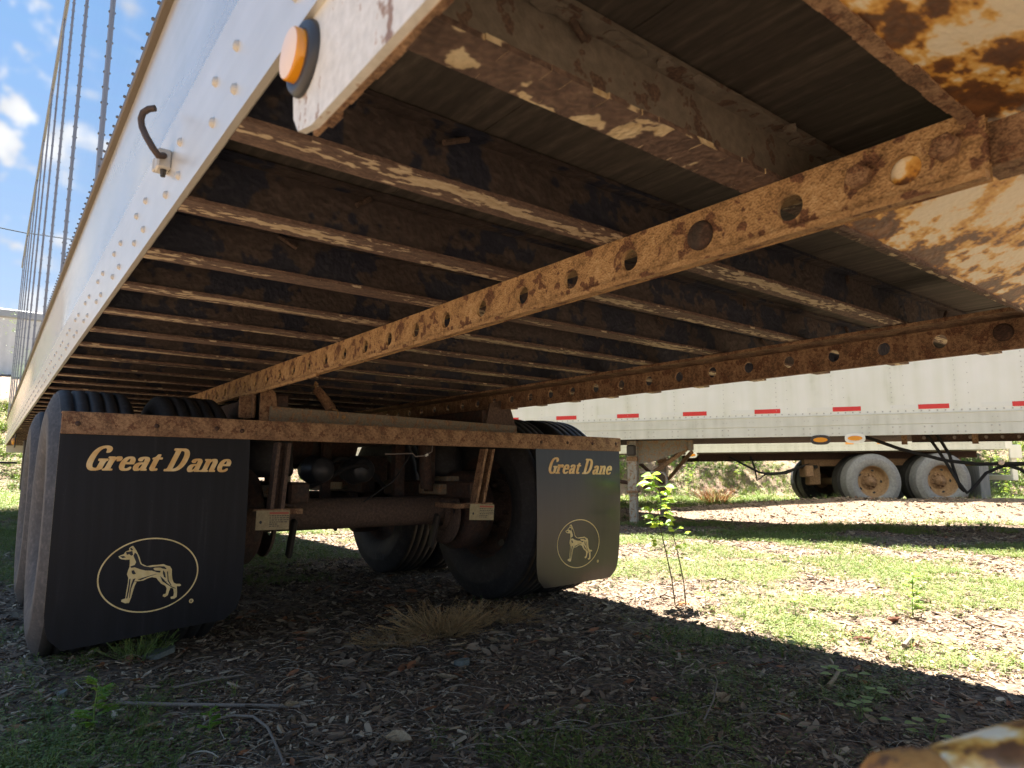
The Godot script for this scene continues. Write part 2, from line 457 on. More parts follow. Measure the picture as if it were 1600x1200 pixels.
	for nm in ["chip", "litter", "twig", "blade", "weed"]:
		var m := mat(nm, Color.WHITE, 0.85)
		m.vertex_color_use_as_albedo = true
		m.cull_mode = BaseMaterial3D.CULL_DISABLED
		if nm == "blade" or nm == "weed":
			m.roughness = 0.6
			m.backlight_enabled = true
			m.backlight = lin(0.40, 0.52, 0.06)
	tex_mat("rust_orange", two_tone(S, S, mixb(blot, fine, 0.7, 0.3), 128, 50, speck, lut([[0.0, C(0.32, 0.13, 0.03)], [1.0, C(0.62, 0.3, 0.08)]]), speck, l_brown), 0.8, Vector3(0.12, 0.12, 0.12), true, rust_n, 0.5)
	var cg := shifted(ht_mat, Vector3(0.45, 0.1, 0.2))
	cg.uv1_scale = Vector3(3, 3, 3)
	M["guard_paint"] = cg
	var leafm := mat("leaf_green", lin(0.1, 0.2, 0.03), 0.5)
	leafm.backlight_enabled = true
	leafm.backlight = lin(0.38, 0.5, 0.05)
	leafm.cull_mode = BaseMaterial3D.CULL_DISABLED
	tex_mat("leaf_dry", one_tone(S, S, dust, lut([[0.0, C(0.14, 0.09, 0.05)], [0.5, C(0.3, 0.22, 0.13)], [1.0, C(0.44, 0.35, 0.23)]])), 0.85, Vector3(0.1, 0.1, 0.1))
	tex_mat("leaf_rusty", one_tone(S, S, dust, lut([[0.0, C(0.07, 0.03, 0.018)], [1.0, C(0.24, 0.1, 0.05)]])), 0.85, Vector3(0.1, 0.1, 0.1))
	tex_mat("stick_bark", one_tone(S, S, speck, lut([[0.0, C(0.1, 0.075, 0.06)], [1.0, C(0.32, 0.27, 0.22)]])), 0.9, Vector3(0.12, 0.12, 0.12), true, rust_n, 0.5)
	tex_mat("slate", one_tone(S, S, speck, lut([[0.0, C(0.08, 0.09, 0.085)], [1.0, C(0.2, 0.22, 0.2)]])), 0.8, Vector3(0.2, 0.2, 0.2), true, rust_n, 0.3)
	mat("stem_brown", lin(0.075, 0.065, 0.03), 0.8)
	tex_mat("gusset_shaded", two_tone(S, S, mixb(blot, fine, 0.6, 0.4), 135, 20, fine, lut([[0.0, C(0.13, 0.122, 0.095)], [1.0, C(0.22, 0.205, 0.165)]]), speck, l_mid), 0.8, Vector3(0.5, 0.5, 0.5), false, rust_n, 0.4)  # leg paint darkened: the shade on the gusset is put into its colour
	mat("stem_green", lin(0.11, 0.17, 0.04), 0.7)
	var straw := mat("straw", lin(0.34, 0.22, 0.1), 0.85)
	straw.cull_mode = BaseMaterial3D.CULL_DISABLED
	var deadl := mat("dead_leaf_orange", lin(0.3, 0.11, 0.03), 0.85)
	deadl.cull_mode = BaseMaterial3D.CULL_DISABLED
	var treeleaf := mat("tree_leaf", lin(0.05, 0.095, 0.02), 0.6)
	treeleaf.backlight_enabled = true
	treeleaf.backlight = lin(0.1, 0.16, 0.02)
	treeleaf.cull_mode = BaseMaterial3D.CULL_DISABLED
	tex_mat("bark", one_tone(S, S, speck, lut([[0.0, C(0.04, 0.03, 0.022)], [1.0, C(0.16, 0.12, 0.09)]])), 0.95, Vector3(0.5, 0.5, 0.5), true, rust_n, 1.0)
	tex_mat("building_wall", one_tone(S, S, streak, lut([[0.0, C(0.5, 0.52, 0.52)], [1.0, C(0.66, 0.68, 0.68)]])), 0.6, Vector3(4, 4, 4))
	mat("building_grey", lin(0.3, 0.33, 0.36), 0.6)
	mat("window_glass", lin(0.05, 0.06, 0.07), 0.1)
	mat("tag_red", lin(0.3, 0.07, 0.04), 0.6)
	tex_mat("tag_face", one_tone(S, S, dust, lut([[0.0, C(0.17, 0.135, 0.065)], [1.0, C(0.33, 0.28, 0.16)]])), 0.6, Vector3(0.2, 0.2, 0.2))


# ------------------------------------------------------------------ sky
func make_sky() -> Sky:
	var w := 2048
	var h := 1024
	var n := FastNoiseLite.new()
	n.seed = 4
	n.fractal_octaves = 5
	n.frequency = 5.5
	var n2 := FastNoiseLite.new()
	n2.seed = 9
	n2.fractal_octaves = 4
	n2.frequency = 2.2
	var clouds := [Vector4(-0.026, 0.372, 0.042, 1.0), Vector4(-0.006, 0.398, 0.024, 0.9), Vector4(-0.115, 0.39, 0.05, 1.0), Vector4(0.004, 0.262, 0.016, 0.7), Vector4(-0.05, 0.27, 0.02, 0.6), Vector4(-0.04, 0.185, 0.035, 0.7), Vector4(-0.16, 0.2, 0.06, 0.8)]
	var d := PackedByteArray()
	d.resize(w * h * 3)
	for y in h:
		var el := (0.5 - (y + 0.5) / h) * PI
		var sy := sin(el)
		var cy := cos(el)
		var t := pow(clampf(1.0 - maxf(sy, 0.0), 0, 1), 3.1)
		var base := (Vector3(0.070, 0.148, 0.285).lerp(Vector3(0.26, 0.305, 0.345), t))
		if sy < 0.0:
			base = base.lerp(Vector3(0.10, 0.09, 0.07), clampf(-sy * 14.0, 0, 1))
		for x in w:
			var c := base
			if sy > 0.02:
				var az := (x + 0.5) / w * TAU
				var v := Vector3(sin(az) * cy, sy, -cos(az) * cy)
				var m := 0.0
				if v.z < -0.7 and absf(v.x) < 0.35:
					for k in clouds:
						var q := Vector2((v.x - k.x) / k.z, (v.y - k.y) / (k.z * 0.8))
						m = maxf(m, k.w * (1.25 - q.length()))
				else:
					m = n2.get_noise_3dv(v * Vector3(1, 1.6, 1)) * 2.2 - 0.38
				if m > -0.6:
					var f := m + n.get_noise_3dv(v * 4.0) * 1.1
					var a := smoothstep(0.18, 0.75, f)
					if a > 0.0:
						var g := clampf(0.72 + 0.25 * n.get_noise_3dv(v * 3.0 + Vector3(0, 0.05, 0)) + 0.18 * f, 0.55, 0.98)
						c = c.lerp(Vector3(g, g, g * 1.01) * 0.36, a * 0.92)
			var i := (y * w + x) * 3
			d[i] = int(pow(c.x, 0.4545) * 255)
			d[i + 1] = int(pow(c.y, 0.4545) * 255)
			d[i + 2] = int(pow(minf(c.z, 1.0), 0.4545) * 255)
	var m := PanoramaSkyMaterial.new()
	m.panorama = ImageTexture.create_from_image(Image.create_from_data(w, h, false, Image.FORMAT_RGB8, d))
	var sky := Sky.new()
	sky.sky_material = m
	return sky

# ------------------------------------------------------------------ ground
const W1 := Vector3(12.79, 0, -5.85)      # outer face of the first wheel of the farthest trailer
const H2 := Vector3(-0.79, 0, -0.613)     # its heading
const N2 := Vector3(-0.613, 0, 0.79)      # its side that faces us
var gn := FastNoiseLite.new()
var gn2 := FastNoiseLite.new()

func gh(x: float, z: float) -> float:
	var p := Vector3(x, 0, z) - W1
	var d2 := p.dot(N2)
	var a := p.dot(H2)
	var y := gn.get_noise_2d(x, z) * 0.05 + gn2.get_noise_2d(x, z) * 0.012
	var near := clampf((Vector2(x - 1.4, z + 3.5).length() - 2.5) / 3.0, 0.25, 1.0)
	y *= near
	var amp := lerpf(0.29, 0.10, smoothstep(0.5, 4.5, a)) * (1.0 - smoothstep(5.0, 9.0, a)) * (1.0 - smoothstep(8.0, 14.0, -a))
	y += amp * exp(-pow((d2 - 0.95) / 0.62, 2.0))
	y += 0.05 * smoothstep(2.0, 0.0, d2)
	var b := -(d2 + 4.2)
	if b > 0.0:
		y += minf(b * 0.42, 5.0) * smoothstep(0.0, 2.0, b) + gn.get_noise_2d(x * 2.0, z * 2.0) * 0.25 * smoothstep(0.0, 3.0, b)
	y += 0.045 * exp(-pow((x - 0.45) / 0.6, 2.0) - pow((z + 3.0) / 0.5, 2.0))
	# leaf heap on the right beyond the wheels
	y += 0.55 * exp(-pow((a + 4.6) / 1.2, 2.0) - pow((d2 + 0.2) / 1.2, 2.0))
	return y

func axis(lo: float, hi: float, step: float, far: float) -> PackedFloat32Array:
	var out := PackedFloat32Array()
	var s := step
	var v := lo
	var left := []
	while v > -far:
		s *= 1.22
		v -= s
		left.append(v)
	left.reverse()
	for q in left:
		out.append(q)
	v = lo
	while v < hi:
		out.append(v)
		v += step
	s = step
	while v < far:
		out.append(v)
		s *= 1.09 if v < 30.0 else 1.3
		v += s
	return out

func make_ground() -> void:
	gn.seed = 5
	gn.frequency = 0.35
	gn.fractal_octaves = 3
	gn2.seed = 8
	gn2.frequency = 3.0
	var xs := axis(-1.5, 7.0, 0.07, 500.0)
	var zs := axis(-8.0, 1.0, 0.07, 500.0)
	var v := PackedVector3Array()
	var nn := PackedVector3Array()
	var ix := PackedInt32Array()
	for j in zs.size():
		for i in xs.size():
			var x := xs[i]
			var z := zs[j]
			v.append(Vector3(x, gh(x, z), z))
			var e := 0.05
			nn.append(Vector3(gh(x - e, z) - gh(x + e, z), 2 * e, gh(x, z - e) - gh(x, z + e)).normalized())
	var w := xs.size()
	for j in zs.size() - 1:
		for i in w - 1:
			var a := j * w + i
			ix.append_array([a, a + 1, a + w + 1, a, a + w + 1, a + w])
	var arr := []
	arr.resize(Mesh.ARRAY_MAX)
	arr[Mesh.ARRAY_VERTEX] = v
	arr[Mesh.ARRAY_NORMAL] = nn
	arr[Mesh.ARRAY_INDEX] = ix
	var am := ArrayMesh.new()
	am.add_surface_from_arrays(Mesh.PRIMITIVE_TRIANGLES, arr)
	var o := obj("ground", am, M.ground_mulch)
	tag(o, "mulch and leaf covered ground sloping up to a weedy bank", "ground", "", "structure")

# ------------------------------------------------------------------ wheels
func tyre_profile(outer_only: bool) -> Array:
	var p := []
	if outer_only:
		return [Vector2(0.285, -0.105), Vector2(0.30, -0.122), Vector2(0.33, -0.137), Vector2(0.37, -0.145), Vector2(0.41, -0.1445), Vector2(0.428, -0.142), Vector2(0.431, -0.137), Vector2(0.444, -0.1375), Vector2(0.447, -0.133), Vector2(0.459, -0.1335), Vector2(0.462, -0.128), Vector2(0.474, -0.1285), Vector2(0.477, -0.122), Vector2(0.488, -0.1225), Vector2(0.490, -0.117), Vector2(0.497, -0.114)]
	p = [Vector2(0.497, -0.114), Vector2(0.505, -0.103)]
	for gx in [-0.070, -0.024, 0.024, 0.070]:
		var top := 0.509 - absf(gx) * 0.06
		p.append_array([Vector2(top, gx - 0.0065), Vector2(top - 0.012, gx - 0.004), Vector2(top - 0.012, gx + 0.004), Vector2(top, gx + 0.0065)])
	p.append_array([Vector2(0.505, 0.103), Vector2(0.497, 0.114), Vector2(0.485, 0.123), Vector2(0.468, 0.128), Vector2(0.466, 0.131), Vector2(0.45, 0.136), Vector2(0.432, 0.138), Vector2(0.43, 0.141), Vector2(0.41, 0.1445), Vector2(0.37, 0.145), Vector2(0.33, 0.137), Vector2(0.30, 0.122), Vector2(0.285, 0.105)])
	return p

var tyre_meshes := {}
func wheel(parent: Node3D, center: Vector3, mirror: bool, tread_mat: Material, side_mat: Material, rim_mat: Material, deep: float) -> MeshInstance3D:
	# local x- is the outer side; mirror turns it round
	if tyre_meshes.is_empty():
		tyre_meshes.tread = mb(1).lathe(tyre_profile(false), Transform3D(), 72).mesh()
		tyre_meshes.side = mb(1).lathe(tyre_profile(true), Transform3D(), 72).mesh()
	var o := obj("tyre", tyre_meshes.tread, tread_mat, parent)
	o.position = center
	if mirror:
		o.rotation.y = PI
	obj("sidewall", tyre_meshes.side, side_mat, o)
	var key := "rim%.3f" % deep
	if not tyre_meshes.has(key):
		var r := mb(2)
		r.lathe([Vector2(0.29, 0.10), Vector2(0.30, 0.112), Vector2(0.305, 0.108), Vector2(0.285, 0.09), Vector2(0.278, 0.06), Vector2(0.27, -0.06), Vector2(0.283, -0.09), Vector2(0.303, -0.108), Vector2(0.298, -0.114), Vector2(0.286, -0.104), Vector2(0.272, -0.085), Vector2(0.262, deep - 0.03), Vector2(0.25, deep), Vector2(0.2, deep + 0.022), Vector2(0.155, deep + 0.03)], Transform3D(), 48, true)
		var r0 := r.mesh()
		r = mb(3)
		r.lathe([Vector2(0.155, deep + 0.03), Vector2(0.145, deep + 0.018), Vector2(0.09, deep + 0.016), Vector2(0.085, deep - 0.05), Vector2(0.07, deep - 0.062), Vector2(0.045, deep - 0.065), Vector2(0.04, deep - 0.09), Vector2(0.0, deep - 0.095)], Transform3D(), 32, true)
		r.smooth(-1)
		for k in 10:
			var a := TAU * k / 10.0
			r.dome(Vector3(deep + 0.018, 0.118 * cos(a), 0.118 * sin(a)), Vector3(-1, 0, 0), 0.017, 0.035, 6)
		tyre_meshes[key] = r0
		tyre_meshes[key + "hub"] = r.mesh()
		var hs := mb()
		for k in 5:
			var a := TAU * (k + 0.25) / 5.0
			hs.prism(ellipse(0.028, 0.017, 14), Transform3D(Basis(Vector3(0, -sin(a), cos(a)), Vector3(0, cos(a), sin(a)), Vector3(-1, 0, 0)), Vector3(deep + 0.013, 0.21 * cos(a), 0.21 * sin(a))), 0.006)
		tyre_meshes[key + "h"] = hs.mesh()
	obj("rim", tyre_meshes[key], rim_mat, o)
	obj("hub", tyre_meshes[key + "hub"], M.chassis_brown if deep > 0.0 else M.drum_rust, o)
	obj("hand_hole", tyre_meshes[key + "h"], M.black_print, o)
	return o

func ellipse(a: float, b: float, n := 32, c := Vector2.ZERO) -> PackedVector2Array:
	var p := PackedVector2Array()
	for k in n:
		p.append(c + Vector2(a * cos(TAU * k / n), b * sin(TAU * k / n)))
	return p

func poly(flat: Array, s := 0.001, off := Vector2.ZERO) -> PackedVector2Array:
	var p := PackedVector2Array()
	for i in range(0, flat.size(), 2):
		p.append(Vector2(flat[i], flat[i + 1]) * s + off)
	return p

func ring(m: Mb, a: float, b: float, wd: float, t: Transform3D, n := 64) -> void:
	for k in n:
		var p := TAU * k / n
		var q := TAU * (k + 1) / n
		var o0 := t * Vector3((a + wd) * cos(p), (b + wd) * sin(p), 0)
		var o1 := t * Vector3((a + wd) * cos(q), (b + wd) * sin(q), 0)
		var i0 := t * Vector3(a * cos(p), b * sin(p), 0)
		var i1 := t * Vector3(a * cos(q), b * sin(q), 0)
		m.quad(i0, o0, o1, i1)

# ------------------------------------------------------------------ lettering
func letters(m: Mb, text: String, font: Font, left: float, right: float, base: float, cap: float, shear: float, z: float) -> void:
	# flat print between two x limits, of a given height of its tallest point, slanted
	var tm := TextMesh.new()
	tm.text = text
	tm.font = font
	tm.font_size = 96
	tm.pixel_size = 0.01
	tm.depth = 0.0
	tm.curve_step = 2.0
	var arr := tm.get_mesh_arrays()
	var v: PackedVector3Array = arr[Mesh.ARRAY_VERTEX]
	var ix: PackedInt32Array = arr[Mesh.ARRAY_INDEX]
	var lo := Vector3(1e9, 1e9, 0)
	var hi := Vector3(-1e9, -1e9, 0)
	for p in v:
		lo = lo.min(p)
		hi = hi.max(p)
	var sy := cap / (hi.y - lo.y)
	var sx := (right - left - cap * shear) / (hi.x - lo.x)
	var q := []
	for p in v:
		var yy := (p.y - lo.y) * sy
		q.append(Vector3(left + (p.x - lo.x) * sx + yy * shear, base + yy, z))
	for i in range(0, ix.size(), 3):
		m.otri(q[ix[i]], q[ix[i + 1]], q[ix[i + 2]], (q[ix[i]] + q[ix[i + 1]] + q[ix[i + 2]]) / 3.0 - Vector3(0, 0, 1))

# ------------------------------------------------------------------ perforated web of a slider rail
func web_cells(m: Mb, x: float, y0: float, y1: float, zs: Array, r: float, thick: float, z_from: float, z_to: float) -> void:
	# a plate across x with round holes at zs; z_from > z_to
	var yc := (y0 + y1) / 2.0
	var cuts := [z_from]
	for i in zs.size() - 1:
		cuts.append((zs[i] + zs[i + 1]) / 2.0)
	cuts.append(z_to)
	var n := 24
	for i in zs.size():
		var za: float = cuts[i]
		var zb: float = cuts[i + 1]
		var zc: float = zs[i]
		var inn := []
		var out := []
		for k in n:
			var a := TAU * (k + 0.5) / n
			var dz := cos(a)
			var dy := sin(a)
			inn.append(Vector2(zc + r * dz, yc + r * dy))
			var tz: float = ((za - zc) if dz > 0 else (zb - zc)) / dz
			var ty: float = ((y1 - yc) if dy > 0 else (y0 - yc)) / dy
			var t: float = minf(tz, ty)
			out.append(Vector2(zc + dz * t, yc + dy * t))
		var corners := [Vector2(za, y1), Vector2(zb, y1), Vector2(zb, y0), Vector2(za, y0)]
		for s in [0, 1]:
			var xx: float = x + thick * s
			var ins := Vector3(x + thick * (0.5), yc, zc)
			for k in n:
				var k2 := (k + 1) % n
				var A: Vector2 = inn[k]
				var B: Vector2 = inn[k2]
				var D: Vector2 = out[k]
				var E: Vector2 = out[k2]
				var f := func(p: Vector2) -> Vector3: return Vector3(xx, p.y, p.x)
				m.otri(f.call(A), f.call(B), f.call(E), ins)
				m.otri(f.call(A), f.call(E), f.call(D), ins)
				if absf(D.x - E.x) > 1e-5 and absf(D.y - E.y) > 1e-5:
					for c in corners:
						if (absf(c.x - D.x) < 1e-5 or absf(c.y - D.y) < 1e-5) and (absf(c.x - E.x) < 1e-5 or absf(c.y - E.y) < 1e-5):
							m.otri(f.call(D), f.call(E), f.call(c), ins)
		for k in n:
			var k2 := (k + 1) % n
			var A: Vector2 = inn[k]
			var B: Vector2 = inn[k2]
			m.quad(Vector3(x, A.y, A.x), Vector3(x, B.y, B.x), Vector3(x + thick, B.y, B.x), Vector3(x + thick, A.y, A.x))

# ------------------------------------------------------------------ the trailer overhead
const ZF := -14.3   # front end
const ZR := 0.12    # rear end
const XL := 0.19
const XR := 2.79
const YC := 1.12    # underside of the cross-members
const YW := 1.22    # underside of the floor
const AXZ := -3.2
var along_x := Basis(Vector3(0, 0, -1), Vector3(0, 1, 0), Vector3(1, 0, 0))

func near_trailer() -> void:
	var T := thing("semi_trailer", "rust-bellied semi trailer overhead, with perforated rails and two black mud flaps", "trailer", Transform3D(Basis(), Vector3(1.49, 0, AXZ)))
	# side wall of bright panels
	part_at("side_panel", mb().bx(XL, XL + 0.03, 1.552, 4.25, ZF, ZR), M.side_panel, T)
	part_at("right_side_panel", mb().bx(XR - 0.03, XR, 1.14, 4.25, ZF, ZR), M.side_panel, T)
	part_at("roof", mb().bx(XL + 0.002, XR - 0.002, 4.25, 4.28, ZF, ZR), M.side_panel, T)
	part_at("top_rail", mb().bx(XL - 0.012, XL + 0.03, 4.2, 4.3, ZF, ZR, 0.004), M.seam_metal, T)
	part_at("front_wall", mb().bx(XL + 0.03, XR - 0.03, 1.0, 4.25, ZF, ZF + 0.05), M.alu_rail, T)
	part_at("rear_door", mb().bx(XL + 0.03, XR - 0.03, 1.24, 4.25, ZR - 0.05, ZR), M.alu_rail, T)
	var riv := mb()
	var zs := -1.05
	while zs > ZF:
		var sm := mb().bx(XL - 0.0065, XL + 0.002, 1.554, 4.198, zs - 0.014, zs + 0.014, 0.002)
		part_at("seam_strip", sm, M.seam_metal, T)
		var step := 0.05 if zs > -6 else 0.1
		var yy := 1.66
		while yy < 4.2:
			riv.dome(Vector3(XL - 0.0065, yy, zs), Vector3(-1, 0, 0), 0.0045, 0.004, 6)
			yy += step
		zs -= 1.245
	zs = -0.3
	while zs > ZF:
		riv.dome(Vector3(XL, 1.602, zs), Vector3(-1, 0, 0), 0.0042, 0.004, 6)
		riv.dome(Vector3(XL, 1.566, zs - 0.03), Vector3(-1, 0, 0), 0.003, 0.003, 6)
		zs -= 0.06
	tag(part_at("panel_rivets", riv, M.rivet_dark, T), "", "", "", "stuff")
	# extruded base rail
	var br := part_at("base_rail", mb().prism(PackedVector2Array([Vector2(0.200, YC), Vector2(0.2, 1.282), Vector2(0.203, 1.287), Vector2(0.212, 1.288), Vector2(0.212, YC + 0.003), Vector2(0.209, YC)]), Transform3D(Basis(), Vector3(0, 0, ZF)), ZR - ZF), M.alu_rail, T)
	var cv := mb(4)
	var prof := [Vector2(0.2095, 1.2885), Vector2(0.2105, 1.300), Vector2(0.212, 1.32), Vector2(0.2145, 1.35), Vector2(0.2145, 1.39), Vector2(0.212, 1.43), Vector2(0.206, 1.47), Vector2(0.199, 1.505), Vector2(0.1945, 1.53)]
	for i in prof.size() - 1:
		var a: Vector2 = prof[i]
		var b: Vector2 = prof[i + 1]
		cv.oquad(Vector3(a.x, a.y, ZR), Vector3(a.x, a.y, ZF), Vector3(b.x, b.y, ZF), Vector3(b.x, b.y, ZR), Vector3(1, 1.4, -7))
	cv.smooth(-1)
	cv.bx(0.216, 0.24, 1.289, 1.53, ZF, ZR)
	obj("cove", cv, M.alu_bright, br)
	obj("lip", mb().bx(0.181, 0.24, 1.531, 1.551, ZF, ZR, 0.002), M.rail_lip, br)
	var few := 0
	var rr := mb()
	for i in 46:
		var z0 := -0.505 - 0.304 * i
		for col in [-0.008, -0.106]:
			for yy in [1.216, 1.159]:
				var p := Vector3(0.2, yy, z0 + col + rng.randf_range(-0.004, 0.004))
				if i < 9:
					obj("rivet", mb(1).dome(p, Vector3(-1, 0, 0), 0.0075, 0.006, 10), M.rivet_metal, br)
					few += 1
				else:
					rr.dome(p, Vector3(-1, 0, 0), 0.0075, 0.005, 6)
	tag(obj("far_rivets", rr, M.rivet_metal, br), "", "", "", "stuff")
	# tie hook bolted to the rail
	var hk := part_at("tie_hook", mb(1).tube([Vector3(0.188, 1.215, -1.19), Vector3(0.177, 1.205, -1.172), Vector3(0.168, 1.216, -1.172), Vector3(0.160, 1.24, -1.19), Vector3(0.155, 1.262, -1.206), Vector3(0.153, 1.275, -1.207), Vector3(0.155, 1.285, -1.203), Vector3(0.162, 1.291, -1.197), Vector3(0.17, 1.292, -1.19)], 0.0054, 10), M.hook_brown, T)
	obj("clamp", mb().box(Transform3D(Basis(), Vector3(0.190, 1.212, -1.205)), Vector3(0.011, 0.017, 0.014), 0.003).box(Transform3D(Basis(), Vector3(0.189, 1.214, -1.236)), Vector3(0.010, 0.011, 0.007), 0.002), M.rivet_metal, hk)
	obj("bolt", mb().tube([Vector3(0.19, 1.212, -1.2), Vector3(0.19, 1.183, -1.2)], [0.007, 0.004], 6), M.iron, hk)
	# rear corner bracket with a round marker lamp
	var bp := PackedVector2Array([Vector2(-ZR, 1.018), Vector2(0.57, 1.011), Vector2(0.604, 1.019), Vector2(0.618, 1.037), Vector2(0.622, 1.06), Vector2(0.622, 1.215), Vector2(-ZR, 1.215)])
	var bk := part_at("corner_bracket", mb().prism(bp, Transform3D(along_x, Vector3(0.2065, 0, 0)), 0.008), M.white_rust, T)
	var fl := mb()
	var xb := 0.2145
	for k in 30:
		var z0 := 0.12 - 0.0235 * k
		var w := 0.007 + rng.randf_range(-0.003, 0.002)
		fl.bx(xb, xb + w, 1.0155 + 0.010 * z0, 1.024, z0, z0 - 0.0235)
	obj("folded_edge", fl, M.bar_rust, bk)
	var lampT := Transform3D(Basis(Vector3.UP, 0.0), Vector3(0.2065, 1.086, -0.592))
	var grom := mb(1).lathe([Vector2(0.0235, -0.006), Vector2(0.027, -0.009), Vector2(0.033, -0.007), Vector2(0.036, -0.002), Vector2(0.036, 0.001)], lampT, 40, true)
	var ml := part_at("marker_lamp", grom, M.black_rubber, T)
	obj("lens_rim", mb(1).lathe([Vector2(0.0245, -0.004), Vector2(0.0245, -0.015), Vector2(0.0232, -0.017)], lampT, 40, true), M.amber_lens, ml)
	obj("lens_face", mb(1).lathe([Vector2(0.0232, -0.017), Vector2(0.015, -0.0185), Vector2(0.0, -0.0195)], lampT, 40, true), M.faded_lens, ml)
	# cross-members: I-beams, each web with its bottom flange
	for i in 46:
		var z0 := -0.505 - 0.304 * i
		var zc := z0 - 0.030 + (rng.randf_range(-0.004, 0.004) if i > 1 else 0.0)
		var wm: Material = M.web_paint_lit if i == 0 else shifted(M["web_%d" % (i % 3)], Vector3(0, 0.29 * i, 0.13 * i))
		var fm: Material = M.flange_near if i == 0 else shifted(M.flange_rust, Vector3(0.37 * i, 0, 0.231 * i))
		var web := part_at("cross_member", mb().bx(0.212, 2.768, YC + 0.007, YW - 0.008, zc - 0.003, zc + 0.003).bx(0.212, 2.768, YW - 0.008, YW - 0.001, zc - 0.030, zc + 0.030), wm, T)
		var b := mb()
		var n := 90 if i < 10 else 8
		for s in n:
			var xa := 0.21 + 2.56 * s / n
			var xe := 0.21 + 2.56 * (s + 1) / n
			var j := 0.0 if i >= 10 else rng.randf_range(-0.0016, 0.0016)
			var j2 := 0.0 if i >= 10 else rng.randf_range(-0.0012, 0.0012)
			b.bx(xa, xe, YC + j2 * 0.35, YC + 0.007 + absf(j2) * 0.3, zc - 0.030 - j2, zc + 0.030 + j)
		obj("flange", b, fm, web)
		if i < 5:
			for s in 4:
				obj("floor_screw", mb().tube([Vector3(0.5 + s * 0.61 + rng.randf_range(-0.06, 0.06), YW - 0.012, zc + 0.014), Vector3(0.5 + s * 0.61, YW - 0.032, zc + 0.017)], 0.005, 6), M.drum_rust, web)
			if i < 1:   # flaking scale along the top flange
				var fk := mb()
				for s in 60:
					var cx := rng.randf_range(0.4, 2.4)
					var l := rng.randf_range(0.008, 0.028)
					var fp := PackedVector2Array()
					for q in 7:
						var fa := TAU * q / 7.0
						fp.append(Vector2(cos(fa) * l * rng.randf_range(0.6, 1.2), sin(fa) * 0.011 * rng.randf_range(0.5, 1.2)))
					fk.prism(fp, Transform3D(Basis(Vector3(1, 0, 0), PI / 2 + rng.randf_range(-0.25, 0.15)) * Basis(Vector3(0, 0, 1), rng.randf_range(-0.2, 0.2)), Vector3(cx, YW - 0.0105 + rng.randf_range(-0.003, 0.001), zc + 0.024 + rng.randf_range(-0.01, 0.008))), 0.0012)
				tag(obj("flaking_scale", fk, M.web_paint_lit, web), "", "", "", "stuff")
	# floor boards
	for k in 8:
		var xa := 0.25 + 0.316 * k
		var dy := rng.randf_range(0.0, 0.002)
		part_at("floor_board", mb().bx(xa, xa + 0.313, YW + dy, YW + 0.035, ZF + 0.05, ZR - 0.05), shifted(M.floor_wood, Vector3(0.21 * k, 0, 0.37 * k)), T)
	# slider rails
	var holes := []
	for k in 32:
		if k != 2:
			holes.append(-0.3386 - 0.1524 * k)
	var y0 := 1.030
	var y1 := YC - 0.0015
	var rl := mb()
	web_cells(rl, 0.87, y0, y1, holes, 0.0195, 0.008, -0.25, -5.3)
	rl.bx(0.878, 0.95, y1 - 0.008, y1, -0.25, -5.3)
	for k in 168:
		var za := -0.25 - 0.03 * k
		rl.bx(0.855 + rng.randf_range(-0.001, 0.001), 0.8698, y0 + rng.randf_range(-0.0008, 0.0), y0 + 0.009, za, za - 0.03)
	var rail := part_at("slider_rail", rl, M.rail_rust, T)
	obj("plug", mb(1).lathe([Vector2(0.024, 0.0), Vector2(0.024, -0.003), Vector2(0.02, -0.006), Vector2(0.0, -0.007)], Transform3D(Basis(), Vector3(0.87, 1.0755, -0.3386 - 0.3048)), 20, true), M.dark_rust, rail)
	for bz in [-0.291, -0.392]:
		var hx := mb().lathe([Vector2(0.017, 0.0), Vector2(0.017, -0.010), Vector2(0.014, -0.013), Vector2(0.0, -0.013)], Transform3D(Basis(Vector3(1, 0, 0), 0.3), Vector3(0.87, 1.083, bz)), 6, true)
		obj("bolt", hx, M.bar_rust, rail)
	obj("backing_plate", mb().bx(0.881, 0.887, 1.036, 1.106, -0.30, -0.37), M.cream_rust, rail)
	var holes2 := []
	for k in 30:
		if k > 0:
			holes2.append(-0.609 - 0.1535 * k)
	var r2 := mb()
	web_cells(r2, 2.11, y0, y1, holes2, 0.0195, 0.008, -0.25, -5.3)
	r2.bx(2.005, 2.1098, y1 - 0.010, y1, -0.25, -5.3)
	r2.bx(2.118, 2.135, y0, y0 + 0.009, -0.25, -5.3)
	var rail2 := part_at("slider_rail", r2, M.bar_rust, T)
	obj("plug", mb(1).lathe([Vector2(0.024, 0.0), Vector2(0.024, -0.004), Vector2(0.018, -0.007), Vector2(0.0, -0.008)], Transform3D(Basis(), Vector3(2.11, 1.0755, -0.609)), 20, true), M.dark_rust, rail2)
	# rear sill: broad cream plates eaten by rust
	part_at("rear_sill", mb().bx(0.24, 2.74, 1.108, 1.116, -0.268, 0.12).bx(0.24, 2.74, 1.117, 1.235, -0.268, -0.262), M.plate_0, T)
	var ed := mb()
	for k in 80:
		var xa := 0.24 + 0.031 * k
		ed.bx(xa, xa + 0.031, 1.1055, 1.1078, -0.274 + rng.randf_range(-0.0015, 0.0015), -0.258 + rng.randf_range(-0.003, 0.003))
	part_at("sill_edge_rust", ed, M.bar_rust, T)
	var slope := Basis(Vector3(1, 0, 0), Vector3(0, 0.361, 0.933).normalized(), Vector3(0, 0.933, -0.361).normalized() * -1.0)
